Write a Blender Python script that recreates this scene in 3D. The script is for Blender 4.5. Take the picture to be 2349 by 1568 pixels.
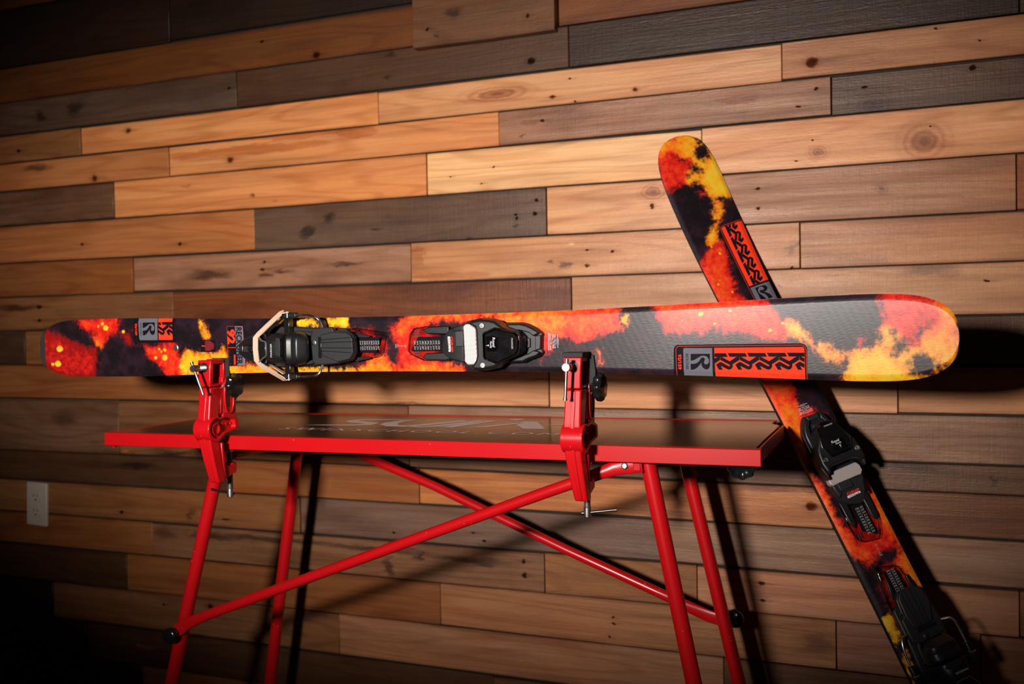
import bpy, bmesh, math, random
import numpy as np
from mathutils import Vector, Matrix

random.seed(7)
for _o in list(bpy.data.objects):
    bpy.data.objects.remove(_o, do_unlink=True)
SC = bpy.context.scene
COL = SC.collection

# ------------------------------------------------------------------ camera, world, light, exposure
H = 1.078                                   # lens height above the floor (m)
cam_data = bpy.data.cameras.new('camera')
cam = bpy.data.objects.new('camera', cam_data)
COL.objects.link(cam)
_r, _d, _f = ((0.927826, 0.37259509, -0.01765817), (-0.00820894, -0.02693191, -0.99960356),
              (-0.37292295, 0.92760313, -0.02192951))
cam.matrix_world = Matrix(((_r[0], -_d[0], -_f[0], 0.0), (_r[1], -_d[1], -_f[1], -1.86377),
                           (_r[2], -_d[2], -_f[2], H), (0, 0, 0, 1)))
cam_data.sensor_width = 36.0
cam_data.lens = 2200.0 * 36.0 / 2349.0
cam_data.clip_start = 0.02
cam_data.dof.use_dof = True
cam_data.dof.focus_distance = 1.47
cam_data.dof.aperture_fstop = 4.5
SC.camera = cam

world = bpy.data.worlds.new('dark_room')
SC.world = world
world.use_nodes = True
_bg = world.node_tree.nodes['Background']
_bg.inputs[0].default_value = (1.0, 0.72, 0.55, 1)
_bg.inputs[1].default_value = 0.010

spot_d = bpy.data.lights.new('strobe', 'SPOT')
spot_d.energy = 290.0
spot_d.color = (1.0, 0.92, 0.86)
spot_d.shadow_soft_size = 0.075
spot_d.spot_size = math.radians(48)
spot_d.spot_blend = 1.0
spot = bpy.data.objects.new('strobe', spot_d)
COL.objects.link(spot)
_lp = Vector((-0.56, -2.42, H + 0.17))
_tg = Vector((-0.86, 0.0, H + 0.11))
spot.location = _lp
spot.rotation_euler = (_tg - _lp).to_track_quat('-Z', 'Y').to_euler()
spot.scale = (1.70, 1.0, 1.0)          # the strobe's grid throws a wide oval

SC.view_settings.view_transform = 'Standard'
SC.view_settings.look = 'None'
SC.view_settings.gamma = 1.0
SC.view_settings.use_curve_mapping = False
SC.view_settings.exposure = 0.0

# ------------------------------------------------------------------ measured data (metres)
PLANKS = [(-3.5, -2.819, 1.2, 1.11, 'D2'),(-2.819, -2.197, 1.2, 1.11, 'D2'),(-2.197, -1.387, 1.2, 1.11, 'D2'),(-1.387, -0.801, 1.2, 1.11, 'OB'),(-0.801, 0.249, 1.2, 1.11, 'G'),(0.249, 0.942, 1.2, 1.11, 'D'),(0.942, 1.5, 1.2, 1.11, 'G'),(-3.5, -2.652, 1.11, 1.02, 'D2'),(-2.652, -1.84, 1.11, 1.02, 'D'),(-1.84, -1.163, 1.11, 1.02, 'D'),(-1.163, -0.135, 1.11, 1.02, 'D2'),(-0.135, 0.629, 1.11, 1.02, 'OB'),(0.629, 1.5, 1.11, 1.02, 'OB'),(-3.5, -2.862, 1.02, 0.925, 'D2'),(-2.862, -2.289, 1.02, 0.925, 'OB'),(-2.289, -1.286, 1.02, 0.925, 'B'),(-1.286, -0.476, 1.02, 0.925, 'G'),(-0.476, 0.467, 1.02, 0.925, 'G'),(0.467, 1.5, 1.02, 0.925, 'D2'),(-3.5, -2.705, 0.925, 0.838, 'D'),(-2.705, -1.672, 0.925, 0.838, 'OB'),(-1.672, -1.102, 0.925, 0.838, 'G'),(-1.102, -0.433, 0.925, 0.838, 'G'),(-0.433, 0.545, 0.925, 0.838, 'B'),(0.545, 1.5, 0.925, 0.838, 'G'),(-3.5, -1.625, 0.838, 0.688, 'VD'),(-1.625, -0.35, 0.838, 0.688, 'VD2'),(-0.35, 1.5, 0.838, 0.688, 'D'),(-3.5, -0.954, 0.688, 0.597, 'OB'),(-0.954, -0.634, 0.688, 0.597, 'D'),(-0.634, 1.5, 0.688, 0.597, 'OB'),(-3.5, -1.432, 0.597, 0.51, 'G'),(-1.432, -0.613, 0.597, 0.51, 'D'),(-0.613, 0.198, 0.597, 0.51, 'D2'),(0.198, 1.5, 0.597, 0.51, 'D'),(-3.5, -1.917, 0.51, 0.4375, 'B'),(-1.917, -1.057, 0.51, 0.4375, 'O'),(-1.057, -0.196, 0.51, 0.4375, 'T'),(-0.196, 1.5, 0.51, 0.4375, 'B2'),(-3.5, -1.636, 0.4375, 0.365, 'O2'),(-1.636, -0.769, 0.4375, 0.365, 'O'),(-0.769, -0.109, 0.4375, 0.365, 'G2'),(-0.109, 1.5, 0.4375, 0.365, 'DG'),(-3.5, -1.812, 0.365, 0.2725, 'G3'),(-1.812, -0.94, 0.365, 0.2725, 'O'),(-0.94, -0.347, 0.365, 0.2725, 'LY'),(-0.347, 1.5, 0.365, 0.2725, 'T2'),(-3.5, -1.39, 0.2725, 0.1745, 'O2'),(-1.39, -0.666, 0.2725, 0.1745, 'DG2'),(-0.666, -0.324, 0.2725, 0.1745, 'T'),(-0.324, 0.192, 0.2725, 0.1745, 'B2'),(0.192, 1.5, 0.2725, 0.1745, 'R'),(-3.5, -1.758, 0.1745, 0.087, 'OB2'),(-1.758, -0.983, 0.1745, 0.087, 'GT'),(-0.983, -0.167, 0.1745, 0.087, 'T3'),(-0.167, 1.5, 0.1745, 0.087, 'B2'),(-3.5, -1.637, 0.087, -0.0035, 'B3'),(-1.637, -0.616, 0.087, -0.0035, 'R2'),(-0.616, 1.5, 0.087, -0.0035, 'T3'),(-3.5, -2.127, -0.0035, -0.093, 'DG'),(-2.127, -1.034, -0.0035, -0.093, 'B'),(-1.034, 0.015, -0.0035, -0.093, 'T3'),(0.015, 1.5, -0.0035, -0.093, 'DB'),(-3.5, -1.484, -0.093, -0.18, 'OB2'),(-1.484, -0.668, -0.093, -0.18, 'T2'),(-0.668, 0.0, -0.093, -0.18, 'T2'),(0.0, 1.5, -0.093, -0.18, 'T2'),(-3.5, -1.814, -0.18, -0.3175, 'G3'),(-1.814, -0.995, -0.18, -0.3175, 'B3'),(-0.995, -0.147, -0.18, -0.3175, 'GT2'),(-0.147, 1.5, -0.18, -0.268, 'GT3'),(-0.147, 1.5, -0.268, -0.3175, 'DB'),(-3.5, -1.478, -0.3175, -0.3965, 'D3'),(-1.478, -0.972, -0.3175, -0.3965, 'OB2'),(-0.972, -0.113, -0.3175, -0.3965, 'O3'),(-0.113, 1.5, -0.3175, -0.3965, 'B3'),(-3.5, -1.283, -0.3965, -0.482, 'B'),(-1.283, -0.435, -0.3965, -0.482, 'G4'),(-0.435, -0.054, -0.3965, -0.482, 'GT2'),(-0.054, 1.5, -0.3965, -0.482, 'GT2'),(-3.5, -1.719, -0.482, -0.566, 'OB2'),(-1.719, -0.684, -0.482, -0.566, 'G5'),(-0.684, -0.367, -0.482, -0.566, 'B'),(-0.367, 0.193, -0.482, -0.566, 'PT'),(0.193, 1.5, -0.482, -0.566, 'B'),(-3.5, -1.803, -0.566, -0.659, 'D3'),(-1.803, -0.927, -0.566, -0.659, 'OB2'),(-0.927, -0.11, -0.566, -0.659, 'B2'),(-0.11, 0.132, -0.566, -0.659, 'PT2'),(0.132, 1.5, -0.566, -0.659, 'PT2'),(-3.5, -2.055, -0.659, -0.7535, 'VD'),(-2.055, -1.186, -0.659, -0.7535, 'B3'),(-1.186, -0.318, -0.659, -0.7535, 'PT'),(-0.318, 0.096, -0.659, -0.7535, 'DB'),(0.096, 1.5, -0.659, -0.7535, 'DB'),(-3.5, -1.943, -0.7535, -0.845, 'VD'),(-1.943, -0.805, -0.7535, -0.845, 'D3'),(-0.805, 1.5, -0.7535, -0.845, 'DB'),(-3.5, -2.634, -0.845, -0.935, 'D2'),(-2.634, -1.762, -0.845, -0.935, 'D2'),(-1.762, -1.085, -0.845, -0.935, 'B'),(-1.085, -0.16, -0.845, -0.935, 'OB'),(-0.16, 0.861, -0.845, -0.935, 'D2'),(0.861, 1.5, -0.845, -0.935, 'D'),(-3.5, -2.566, -0.935, -1.0555, 'B'),(-2.566, -1.485, -0.935, -1.0555, 'D2'),(-1.485, -0.622, -0.935, -1.0555, 'D'),(-0.622, 0.276, -0.935, -1.0555, 'D2'),(0.276, 0.973, -0.935, -1.0555, 'OB'),(0.973, 1.5, -0.935, -1.0555, 'G')]
FEATS = [('s', -1.931, 0.557, 0.0362, 0.0242),('s', -2.05, 0.549, 0.0211, 0.0157),('h', -1.454, 0.559, 0.0062, 0.0051),('k', -1.214, 0.608, 0.0115, 0.0088),('h', -1.361, 0.657, 0.0073, 0.005),('h', -2.13, 0.467, 0.0093, 0.0068),('k', -1.765, 0.488, 0.011, 0.0075),('k', -1.456, 0.391, 0.0113, 0.0082),('k', -1.872, 0.377, 0.01, 0.0109),('s', -2.063, 0.418, 0.0601, 0.0112),('s', -1.021, 0.585, 0.0151, 0.0085),('s', -1.022, 0.536, 0.014, 0.0095),('k', -0.696, 0.534, 0.0096, 0.0089),('s', -0.86, 0.65, 0.0304, 0.0128),('h', -0.918, 0.621, 0.0042, 0.0046),('s', -0.902, 0.602, 0.0103, 0.0055),('k', -0.692, 0.619, 0.0057, 0.0053),('k', -0.651, 0.456, 0.0066, 0.0035),('k', -0.477, 0.453, 0.0062, 0.0051),('h', -0.613, 0.489, 0.0037, 0.0026),('h', -0.603, 0.442, 0.0037, 0.0035),('s', -0.712, 0.383, 0.0068, 0.0036),('h', -0.671, 0.409, 0.0057, 0.0036),('o', -0.706, 0.408, 0.0211, 0.0045),('o', -0.272, 0.412, 0.0563, 0.0099),('h', -0.135, 0.417, 0.0038, 0.0032),('h', -0.167, 0.387, 0.0062, 0.0032),('k', -0.141, 0.466, 0.0131, 0.0128),('h', 0.068, 0.5, 0.0035, 0.0031),('h', 0.137, 0.471, 0.0034, 0.003),('K', -0.037, 0.378, 0.0235, 0.0204),('k', 0.126, 0.426, 0.0062, 0.006),('h', -0.05, 0.412, 0.0067, 0.0031),('s', -0.082, 0.381, 0.0045, 0.004),('K', -0.133, 0.301, 0.0138, 0.0096),('K', 0.047, 0.305, 0.0297, 0.0278),('h', -0.142, 0.324, 0.0031, 0.0024),('h', -0.173, 0.288, 0.0031, 0.0024),('h', 0.057, 0.331, 0.0021, 0.0015),('h', -0.784, 0.324, 0.004, 0.0027),('h', -0.812, 0.291, 0.003, 0.0027),('h', -0.884, 0.311, 0.0031, 0.0028),('o', -1.588, 0.339, 0.0118, 0.0042),('o', -1.402, 0.303, 0.0062, 0.0061),('o', -1.326, 0.285, 0.0096, 0.003),('s', -1.397, 0.304, 0.0061, 0.0071),('s', -1.242, 0.212, 0.0163, 0.0178),('s', -0.836, 0.176, 0.0121, 0.0083),('h', -0.734, 0.22, 0.0039, 0.0036),('h', -0.732, 0.212, 0.0039, 0.0045),('s', -0.732, 0.198, 0.0049, 0.0072),('h', -0.687, 0.248, 0.0057, 0.0045),('h', -0.692, 0.22, 0.0058, 0.0054),('s', -1.066, 0.208, 0.011, 0.0048),('s', -1.184, 0.239, 0.0183, 0.0137),('K', -0.443, 0.249, 0.0209, 0.0137),('k', -0.446, 0.22, 0.0052, 0.0068),('h', -0.241, 0.241, 0.0064, 0.0041),('h', -0.242, 0.204, 0.0056, 0.0041),('K', -0.024, 0.227, 0.0088, 0.0078),('h', -1.919, 0.214, 0.0073, 0.0055),('h', -1.61, 0.2, 0.0066, 0.0053),('s', -1.364, 0.115, 0.0195, 0.0071),('h', -1.368, 0.147, 0.0061, 0.0041),('h', -1.373, 0.13, 0.0073, 0.0051),('s', -1.146, 0.135, 0.0672, 0.0039),('s', -1.316, 0.124, 0.0358, 0.006),('s', -1.527, 0.123, 0.0763, 0.0146),('h', -0.582, 0.141, 0.0055, 0.0035),('h', -0.581, 0.109, 0.0064, 0.0044),('h', -0.528, 0.136, 0.0054, 0.0044),('s', -0.626, 0.112, 0.015, 0.008),('s', -0.665, 0.12, 0.0114, 0.0054),('o', -0.892, 0.099, 0.1116, 0.0084),('o', -0.965, 0.142, 0.0233, 0.0246),('w', -0.614, 0.155, 0.0075, 0.0035),('S', 0.052, 0.075, 0.0563, 0.0109),('h', 0.146, 0.055, 0.0061, 0.003),('s', -0.198, 0.053, 0.0095, 0.0033),('S', -0.276, 0.068, 0.0244, 0.005),('S', -0.183, 0.129, 0.0094, 0.0179),('h', -0.181, 0.088, 0.0031, 0.0065),('h', -2.077, 0.058, 0.0137, 0.0068),('h', -2.078, 0.023, 0.0092, 0.0057),('s', -2.154, 0.058, 0.0925, 0.0103),('k', -0.152, -0.356, 0.0125, 0.0106),('S', -0.216, -0.324, 0.102, 0.01),('h', -1.815, -0.463, 0.0099, 0.0066),('S', -1.597, -0.457, 0.0158, 0.015),('h', -1.493, -0.462, 0.0179, 0.0032),('s', -1.345, -0.5, 0.2003, 0.0092),('s', -1.089, -0.504, 0.131, 0.0098),('s', -0.853, -0.512, 0.1206, 0.0104),('s', -1.546, -0.505, 0.0772, 0.0085),('h', -0.73, -0.504, 0.0059, 0.0074),('s', -0.979, -0.512, 0.0086, 0.0135),('s', -1.051, -0.542, 0.0154, 0.0254),('S', -1.679, -0.506, 0.0405, 0.0173),('h', -0.729, -0.533, 0.0059, 0.0083),('h', -0.538, -0.603, 0.0046, 0.0036),('h', -0.538, -0.615, 0.0046, 0.0036),('h', -0.547, -0.643, 0.0046, 0.0036),('h', -0.244, -0.508, 0.0065, 0.0042),('h', -0.243, -0.54, 0.0065, 0.0042),('S', -0.14, -0.613, 0.0387, 0.0247),('K', -0.773, 0.475, 0.0586, 0.0127),('s', -1.77, -0.345, 0.0827, 0.0088),('S', -1.997, -0.232, 0.0446, 0.0249),('s', -1.646, -0.308, 0.0795, 0.0097),('O', -1.797, -0.311, 0.0168, 0.0044),('S', -2.033, -0.001, 0.1331, 0.009),('k', -1.548, -0.678, 0.0104, 0.0085),('h', -1.69, -0.686, 0.0055, 0.0044),('O', -1.885, -0.808, 0.0145, 0.0045),('O', -1.757, -0.799, 0.0416, 0.0066),('S', 0.156, -0.056, 0.0203, 0.0106),('S', 0.028, -0.275, 0.0641, 0.0126),('s', 0.158, -0.296, 0.0068, 0.0107),('o', -1.418, 0.41, 0.2944, 0.0132),('o', -1.248, 0.436, 0.2032, 0.0118),('o', -1.111, 0.429, 0.0661, 0.0193),('h', -0.117, -0.297, 0.0031, 0.0024),('k', -0.933, -0.342, 0.0084, 0.0067),('S', -0.469, -0.378, 0.0873, 0.0157),('S', -0.745, -0.114, 0.0029, 0.0091),('S', -1.004, -0.177, 0.0641, 0.0029),('S', -0.677, -0.124, 0.0475, 0.0018),('h', -1.04, -0.465, 0.0055, 0.0039),('h', -0.82, -0.468, 0.0061, 0.0037),('h', -0.847, -0.452, 0.0061, 0.0028)]
BLOBS = [(0.0, 0, [(-0.0044, 0.0327),(0.0268, 0.0321),(0.0533, 0.0169),(0.0823, 0.0107),(0.1015, -0.0001),(0.1136, 0.0062),(0.1232, -0.002),(0.1253, -0.0262),(0.1218, -0.0424),(0.1143, -0.0602),(-0.0079, -0.0597)]),(0.18, 0, [(0.0644, 0.0599),(0.1731, 0.0614),(0.1744, 0.0414),(0.1639, 0.0256),(0.1465, 0.0138),(0.1295, 0.01),(0.1168, 0.0143),(0.1151, 0.024),(0.0977, 0.0324),(0.0852, 0.0407)]),(0.65, -2, [(0.1141, 0.0224),(0.1367, 0.018),(0.1331, -0.0021),(0.1193, -0.0003)]),(0.02, -2, [(0.174, 0.0278),(0.1872, 0.0332),(0.2018, 0.017),(0.2094, 0.005),(0.1963, 0.0036),(0.1817, 0.0173)]),(0.22, 0, [(0.2317, 0.0063),(0.2516, 0.0006),(0.2716, 0.0043),(0.2934, 0.0079),(0.3106, -0.0039),(0.3137, -0.0584),(0.2794, -0.0585),(0.2703, -0.0349),(0.236, -0.0151)]),(0.72, 0, [(0.31, -0.021),(0.3299, -0.0065),(0.3488, -0.0159),(0.3681, -0.0107),(0.3869, -0.0139),(0.4079, -0.0011),(0.4238, -0.0278),(0.4321, -0.0582),(0.3089, -0.0584)]),(0.75, -1, [(0.3565, 0.0456),(0.3659, 0.0431),(0.3802, 0.0168),(0.3725, 0.0092),(0.3634, 0.0224)]),(0.9, -3.5, [(0.521, 0.0473),(0.5993, 0.0456),(0.6073, 0.028),(0.5249, 0.0273)]),(0.85, -1, [(0.4235, -0.0369),(0.523, -0.0402),(0.6933, -0.0377),(0.6928, -0.0576),(0.4229, -0.0582)]),(0.6, -1, [(0.3863, -0.0315),(0.5232, -0.0342),(0.5226, -0.058),(0.3855, -0.0582)]),(0.9, -3, [(0.612, 0.0453),(0.6625, 0.0485),(0.6661, 0.0269),(0.6284, 0.0247)]),(0.5, 0, [(0.6726, -0.0433),(0.7018, -0.022),(0.7232, -0.0102),(0.7418, -0.0364),(0.7453, -0.0575),(0.6723, -0.0577)]),(0.38, 0, [(0.7409, 0.0256),(0.7555, 0.0372),(0.7833, 0.0485),(0.8105, 0.0492),(0.8333, 0.0356),(0.8139, 0.0291),(0.7748, 0.0194),(0.7625, -0.0014),(0.752, -0.0097),(0.7468, 0.0058)]),(0.45, 1, [(0.8107, 0.0568),(1.0608, 0.0601),(1.0604, 0.0393),(0.8972, 0.037),(0.8102, 0.0361)]),(0.5, -1, [(0.7419, -0.0329),(0.7816, -0.026),(0.8128, -0.0228),(0.828, -0.0298),(0.8659, -0.0354),(0.8654, -0.0573),(0.7413, -0.0575)]),(0.35, -1.5, [(0.8675, 0.0417),(1.0053, 0.0452),(1.0607, 0.0536),(1.1075, 0.0408),(1.1172, 0.0278),(1.0937, 0.0141),(1.0667, 0.0113),(1.0395, 0.015),(1.0049, 0.0254),(0.9337, 0.0315)]),(0.25, -4, [(0.991, 0.029),(1.0133, 0.0253),(1.0183, -0.0109),(0.9969, -0.0306)]),(0.55, -4, [(1.0833, -0.0084),(1.0967, -0.0085),(1.0942, -0.0375),(1.0849, -0.0375)]),(0.85, -4, [(1.1175, 0.0425),(1.1404, 0.0419),(1.1335, 0.0198),(1.1171, 0.0214)]),(0.27, 1, [(1.1045, 0.0588),(1.1472, 0.0576),(1.1729, 0.0506),(1.1809, 0.0283),(1.1915, 0.0124),(1.2104, 0.009),(1.2293, 0.018),(1.2416, 0.0104),(1.2601, 0.0175),(1.2753, 0.008),(1.2906, 0.0169),(1.3085, 0.0057),(1.3322, -0.0007),(1.351, -0.0021),(1.3558, 0.0128),(1.3472, 0.0279),(1.3356, 0.0414),(1.324, 0.0586),(1.2607, 0.0605),(1.173, 0.0569)]),(0.72, -0.5, [(1.3542, 0.0218),(1.3733, 0.0244),(1.3818, 0.0094),(1.3959, -0.0085),(1.4044, -0.0039),(1.4128, -0.0116),(1.4267, -0.0158),(1.436, -0.0263),(1.4321, -0.0333),(1.4126, -0.0292),(1.3958, -0.0156),(1.3788, 0.0005),(1.3557, 0.0026)]),(0.3, -3, [(1.4489, 0.0015),(1.4598, 0.0025),(1.4624, -0.0102),(1.4505, -0.0101)]),(0.8, 1, [(1.4301, -0.0671),(1.4348, -0.0379),(1.4405, -0.0234),(1.4597, -0.0148),(1.4732, -0.012),(1.484, -0.0035),(1.4787, 0.0108),(1.4868, 0.0192),(1.4973, 0.0162),(1.5025, 0.0076),(1.5206, -0.0094),(1.5708, -0.0152),(1.5705, -0.0645)]),(0.18, 1.5, [(1.4835, 0.0648),(1.5004, 0.0642),(1.5287, 0.0547),(1.5464, 0.0403),(1.5537, 0.0208),(1.5361, 0.0155),(1.5207, 0.0063),(1.5267, -0.0095),(1.5128, -0.0133),(1.5025, 0.0009),(1.4936, 0.0123),(1.4841, 0.0164),(1.4789, 0.0336)]),(0.62, 1, [(1.5363, 0.0461),(1.5712, 0.045),(1.5707, -0.0371),(1.5408, -0.0318),(1.5205, -0.015),(1.5247, -0.001),(1.535, 0.01),(1.5462, 0.0192),(1.5438, 0.032)]),(0.15, -5.5, [(0.7474, 0.0325),(0.8294, 0.0323),(0.8354, -0.0436),(0.7457, -0.0434)]),(0.45, -3, [(0.927, 0.0572),(1.0402, 0.0541),(1.0599, 0.0081),(0.9546, -0.0103),(0.9189, 0.017)]),(0.3, -2.0, [(1.0333, 0.0543),(1.1209, 0.052),(1.1269, 0.0167),(1.0597, -0.0049),(1.0325, 0.0086)]),(0.15, -4, [(0.5772, 0.0227),(0.7111, 0.0275),(0.7425, -0.0082),(0.6935, -0.0291),(0.5932, -0.0213)]),(0.25, -4.5, [(0.2331, 0.0482),(0.2072, 0.0289),(0.2314, -0.0032),(0.247, 0.0124)])]
BLOTS = [(1.5024, -0.0121, 0.0104),(1.492, 0.005, 0.0037),(1.522, -0.0274, 0.0056),(1.5316, -0.0385, 0.0132),(1.5162, -0.0443, 0.0046),(1.5458, -0.0362, 0.0065),(1.5508, -0.0439, 0.006),(1.5126, -0.0319, 0.0031),(1.4849, -0.0149, 0.0016),(1.5406, -0.0529, 0.0061),(1.5568, -0.0383, 0.0045),(1.4955, -0.0206, 0.0042),(1.5297, -0.0234, 0.0046),(1.5076, -0.0037, 0.0047),(1.4157, 0.0042, 0.0079),(1.4626, 0.0128, 0.0054)]
SPLATS = [(0.1453, 0.0364, 0.005),(0.1851, 0.0292, 0.003),(0.2787, -0.0193, 0.005),(0.2579, -0.0192, 0.003),(0.3164, -0.0351, 0.0049),(0.3239, -0.0428, 0.0039),(0.0401, -0.0009, 0.0058),(0.0354, -0.0287, 0.0057),(0.0238, -0.0294, 0.0029),(1.2407, 0.0364, 0.0031),(1.2602, 0.0224, 0.0019),(1.2818, 0.0403, 0.0018),(1.2878, 0.0341, 0.0012),(1.353, 0.0212, 0.0017),(1.3365, 0.0119, 0.0023),(0.4097, -0.0338, 0.0037),(1.2138, 0.0277, 0.0012),(1.2296, 0.0459, 0.0013),(0.2664, -0.0035, 0.002),(0.2712, -0.0083, 0.002),(0.2792, -0.0052, 0.0029),(0.1285, 0.0399, 0.002),(0.1376, 0.0445, 0.003)]
K2 = [[(1.2772, -0.0192),(1.302, -0.0194),(1.3046, -0.0248),(1.2801, -0.0246)], [(1.294, -0.0239),(1.2971, -0.0251),(1.3073, -0.0307),(1.3155, -0.0252),(1.3207, -0.024),(1.3207, -0.029),(1.3138, -0.0335),(1.3113, -0.0347),(1.3113, -0.0384),(1.3096, -0.0413),(1.3067, -0.0427),(1.3043, -0.0422),(1.2949, -0.0374),(1.2973, -0.0427),(1.292, -0.0427),(1.2878, -0.0355),(1.2933, -0.0318),(1.2954, -0.0318),(1.3052, -0.0374),(1.3072, -0.0376),(1.3072, -0.036),(1.294, -0.0289)]]
K2_STEP = 0.027
R_LOGO = [[(1.2252, -0.0199),(1.2525, -0.0201),(1.2524, -0.0371),(1.2511, -0.0403),(1.2486, -0.0421),(1.2456, -0.042),(1.2423, -0.0398),(1.2405, -0.0362),(1.2403, -0.0328),(1.2433, -0.0276),(1.239, -0.0345),(1.2338, -0.04),(1.2295, -0.0423),(1.2249, -0.0427)], [(1.225, -0.0298),(1.2297, -0.029),(1.2349, -0.026),(1.24, -0.0231),(1.2442, -0.0226),(1.2484, -0.024),(1.251, -0.0278),(1.251, -0.0325),(1.2487, -0.0347),(1.2457, -0.035),(1.244, -0.0333),(1.2445, -0.0303),(1.2456, -0.0276),(1.2441, -0.0254),(1.2418, -0.0251),(1.2397, -0.0265),(1.2373, -0.0303),(1.2339, -0.033),(1.2297, -0.0342),(1.225, -0.034)]]
TIP_LABEL = {'bg': [(1.2002, -0.0651),(1.2009, -0.013),(1.2027, -0.0088),(1.2061, -0.0069),(1.377, -0.0066),(1.3825, -0.0085),(1.3852, -0.013),(1.385, -0.0639)], 'line': [(1.2049, -0.0651),(1.2039, -0.0131),(1.2057, -0.0101),(1.2078, -0.0091),(1.377, -0.0089),(1.3817, -0.0105),(1.3838, -0.0146),(1.3846, -0.0639)], 'red': [(1.2588, -0.0117),(1.3778, -0.0115),(1.3805, -0.012),(1.3816, -0.0146),(1.3823, -0.0639),(1.26, -0.0649)], 'grey': [(1.2146, -0.0132),(1.2159, -0.0115),(1.2557, -0.0119),(1.2562, -0.0649),(1.2152, -0.0651)]}
TAIL_LABEL = {'bg': [(0.2084, 0.0622),(0.2073, 0.014),(0.2093, 0.0095),(0.2138, 0.0074),(0.3013, 0.0079),(0.3034, 0.0095),(0.303, 0.06)], 'grey': [(0.2198, 0.0619),(0.2219, 0.0158),(0.2238, 0.0129),(0.264, 0.0124),(0.2643, 0.0609)], 'red': [(0.2653, 0.0609),(0.2668, 0.0128),(0.298, 0.0123),(0.297, 0.0601)]}
MID_LABEL = {'bg': [(0.4157, 0.035),(0.4513, 0.0349),(0.4549, -0.0345),(0.4186, -0.0353)], 'grey': [(0.4341, 0.0341),(0.4506, 0.0341),(0.4542, -0.0334),(0.4374, -0.0339)], 'div': [(0.4181, -0.0022),(0.4348, -0.0023),(0.4347, -0.0032),(0.4181, -0.003)]}
SKI_P0 = (-1.4991, -0.5, -0.03684)

# ------------------------------------------------------------------ helpers
class MB:
    """collects simple solids and links them as ONE mesh object"""
    def __init__(self):
        self.v = []; self.f = []
    def add(self, vs, fs):
        n = len(self.v)
        self.v += [tuple(p) for p in vs]
        self.f += [tuple(i + n for i in q) for q in fs]
        return self
    def box(self, x0, x1, y0, y1, z0, z1):
        return self.add([(x, y, z) for z in (z0, z1) for y in (y0, y1) for x in (x0, x1)],
                        [(0, 2, 3, 1), (4, 5, 7, 6), (0, 1, 5, 4), (2, 6, 7, 3), (0, 4, 6, 2), (1, 3, 7, 5)])
    def prism(self, poly, lo, hi, axis='z', top=None):
        """polygon (a,b) extruded lo..hi along axis; top: optional other polygon at hi"""
        A = sum(p[0] * q[1] - q[0] * p[1] for p, q in zip(poly, poly[1:] + poly[:1]))
        if A < 0:
            poly = poly[::-1]; top = top[::-1] if top else None
        top = top or poly
        m = {'z': lambda a, b, c: (a, b, c), 'x': lambda a, b, c: (c, a, b), 'y': lambda a, b, c: (a, c, b)}[axis]
        g = (lambda z, a, b: z(a, b)) if callable(lo) else None
        n = len(poly)
        lov = [m(a, b, lo(a, b) if callable(lo) else lo) for a, b in poly]
        hiv = [m(a, b, hi(a, b) if callable(hi) else hi) for a, b in top]
        return self.add(lov + hiv, [tuple(range(n))[::-1], tuple(range(n, 2 * n))] +
                        [(i, (i + 1) % n, (i + 1) % n + n, i + n) for i in range(n)])
    def loft(self, rings, cap=True):
        n = len(rings[0]); vs = [p for r in rings for p in r]; fs = []
        for k in range(len(rings) - 1):
            for i in range(n):
                j = (i + 1) % n
                fs.append((k * n + i, k * n + j, (k + 1) * n + j, (k + 1) * n + i))
        if cap:
            fs += [tuple(range(n))[::-1], tuple(range((len(rings) - 1) * n, len(rings) * n))]
        return self.add(vs, fs)
    def tube(self, path, r, seg=16, squash=None):
        path = [Vector(p) for p in path]; rings = []; up = None
        for i, p in enumerate(path):
            t = (path[min(i + 1, len(path) - 1)] - path[max(i - 1, 0)]).normalized()
            if up is None:
                up = t.orthogonal().normalized()
            up = (up - t * up.dot(t)).normalized(); b = t.cross(up)
            rr = r[i] if isinstance(r, (list, tuple)) else r
            rings.append([p + (up * math.cos(a) + b * math.sin(a)) * rr
                          for a in [2 * math.pi * k / seg for k in range(seg)]])
        return self.loft(rings)
    def cyl(self, p0, p1, r0, r1=None, seg=24):
        return self.tube([p0, p1], [r0, r0 if r1 is None else r1], seg)
    def lathe(self, base, axis, prof, seg=24, lobes=0, amp=0.0):
        """profile (radius, height) turned about axis from base; optional lobes"""
        ax = Vector(axis).normalized(); u = ax.orthogonal().normalized(); w = ax.cross(u); base = Vector(base)
        rings = []
        for r, h in prof:
            ring = []
            for k in range(seg):
                a = 2 * math.pi * k / seg
                rr = r * (1 + amp * max(-1.0, min(1.0, 1.8 * math.cos(lobes * a))) if lobes else 1)
                ring.append(base + ax * h + (u * math.cos(a) + w * math.sin(a)) * rr)
            rings.append(ring)
        return self.loft(rings)
    def build(self, name, mat, parent=None, bevel=0.0, seg=2, smooth=35, label=None):
        me = bpy.data.meshes.new(name)
        me.from_pydata(self.v, [], self.f)
        bm = bmesh.new(); bm.from_mesh(me)
        bmesh.ops.recalc_face_normals(bm, faces=bm.faces)
        bm.to_mesh(me); bm.free()
        return link(name, me, mat, parent, bevel, seg, smooth, label)

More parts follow.
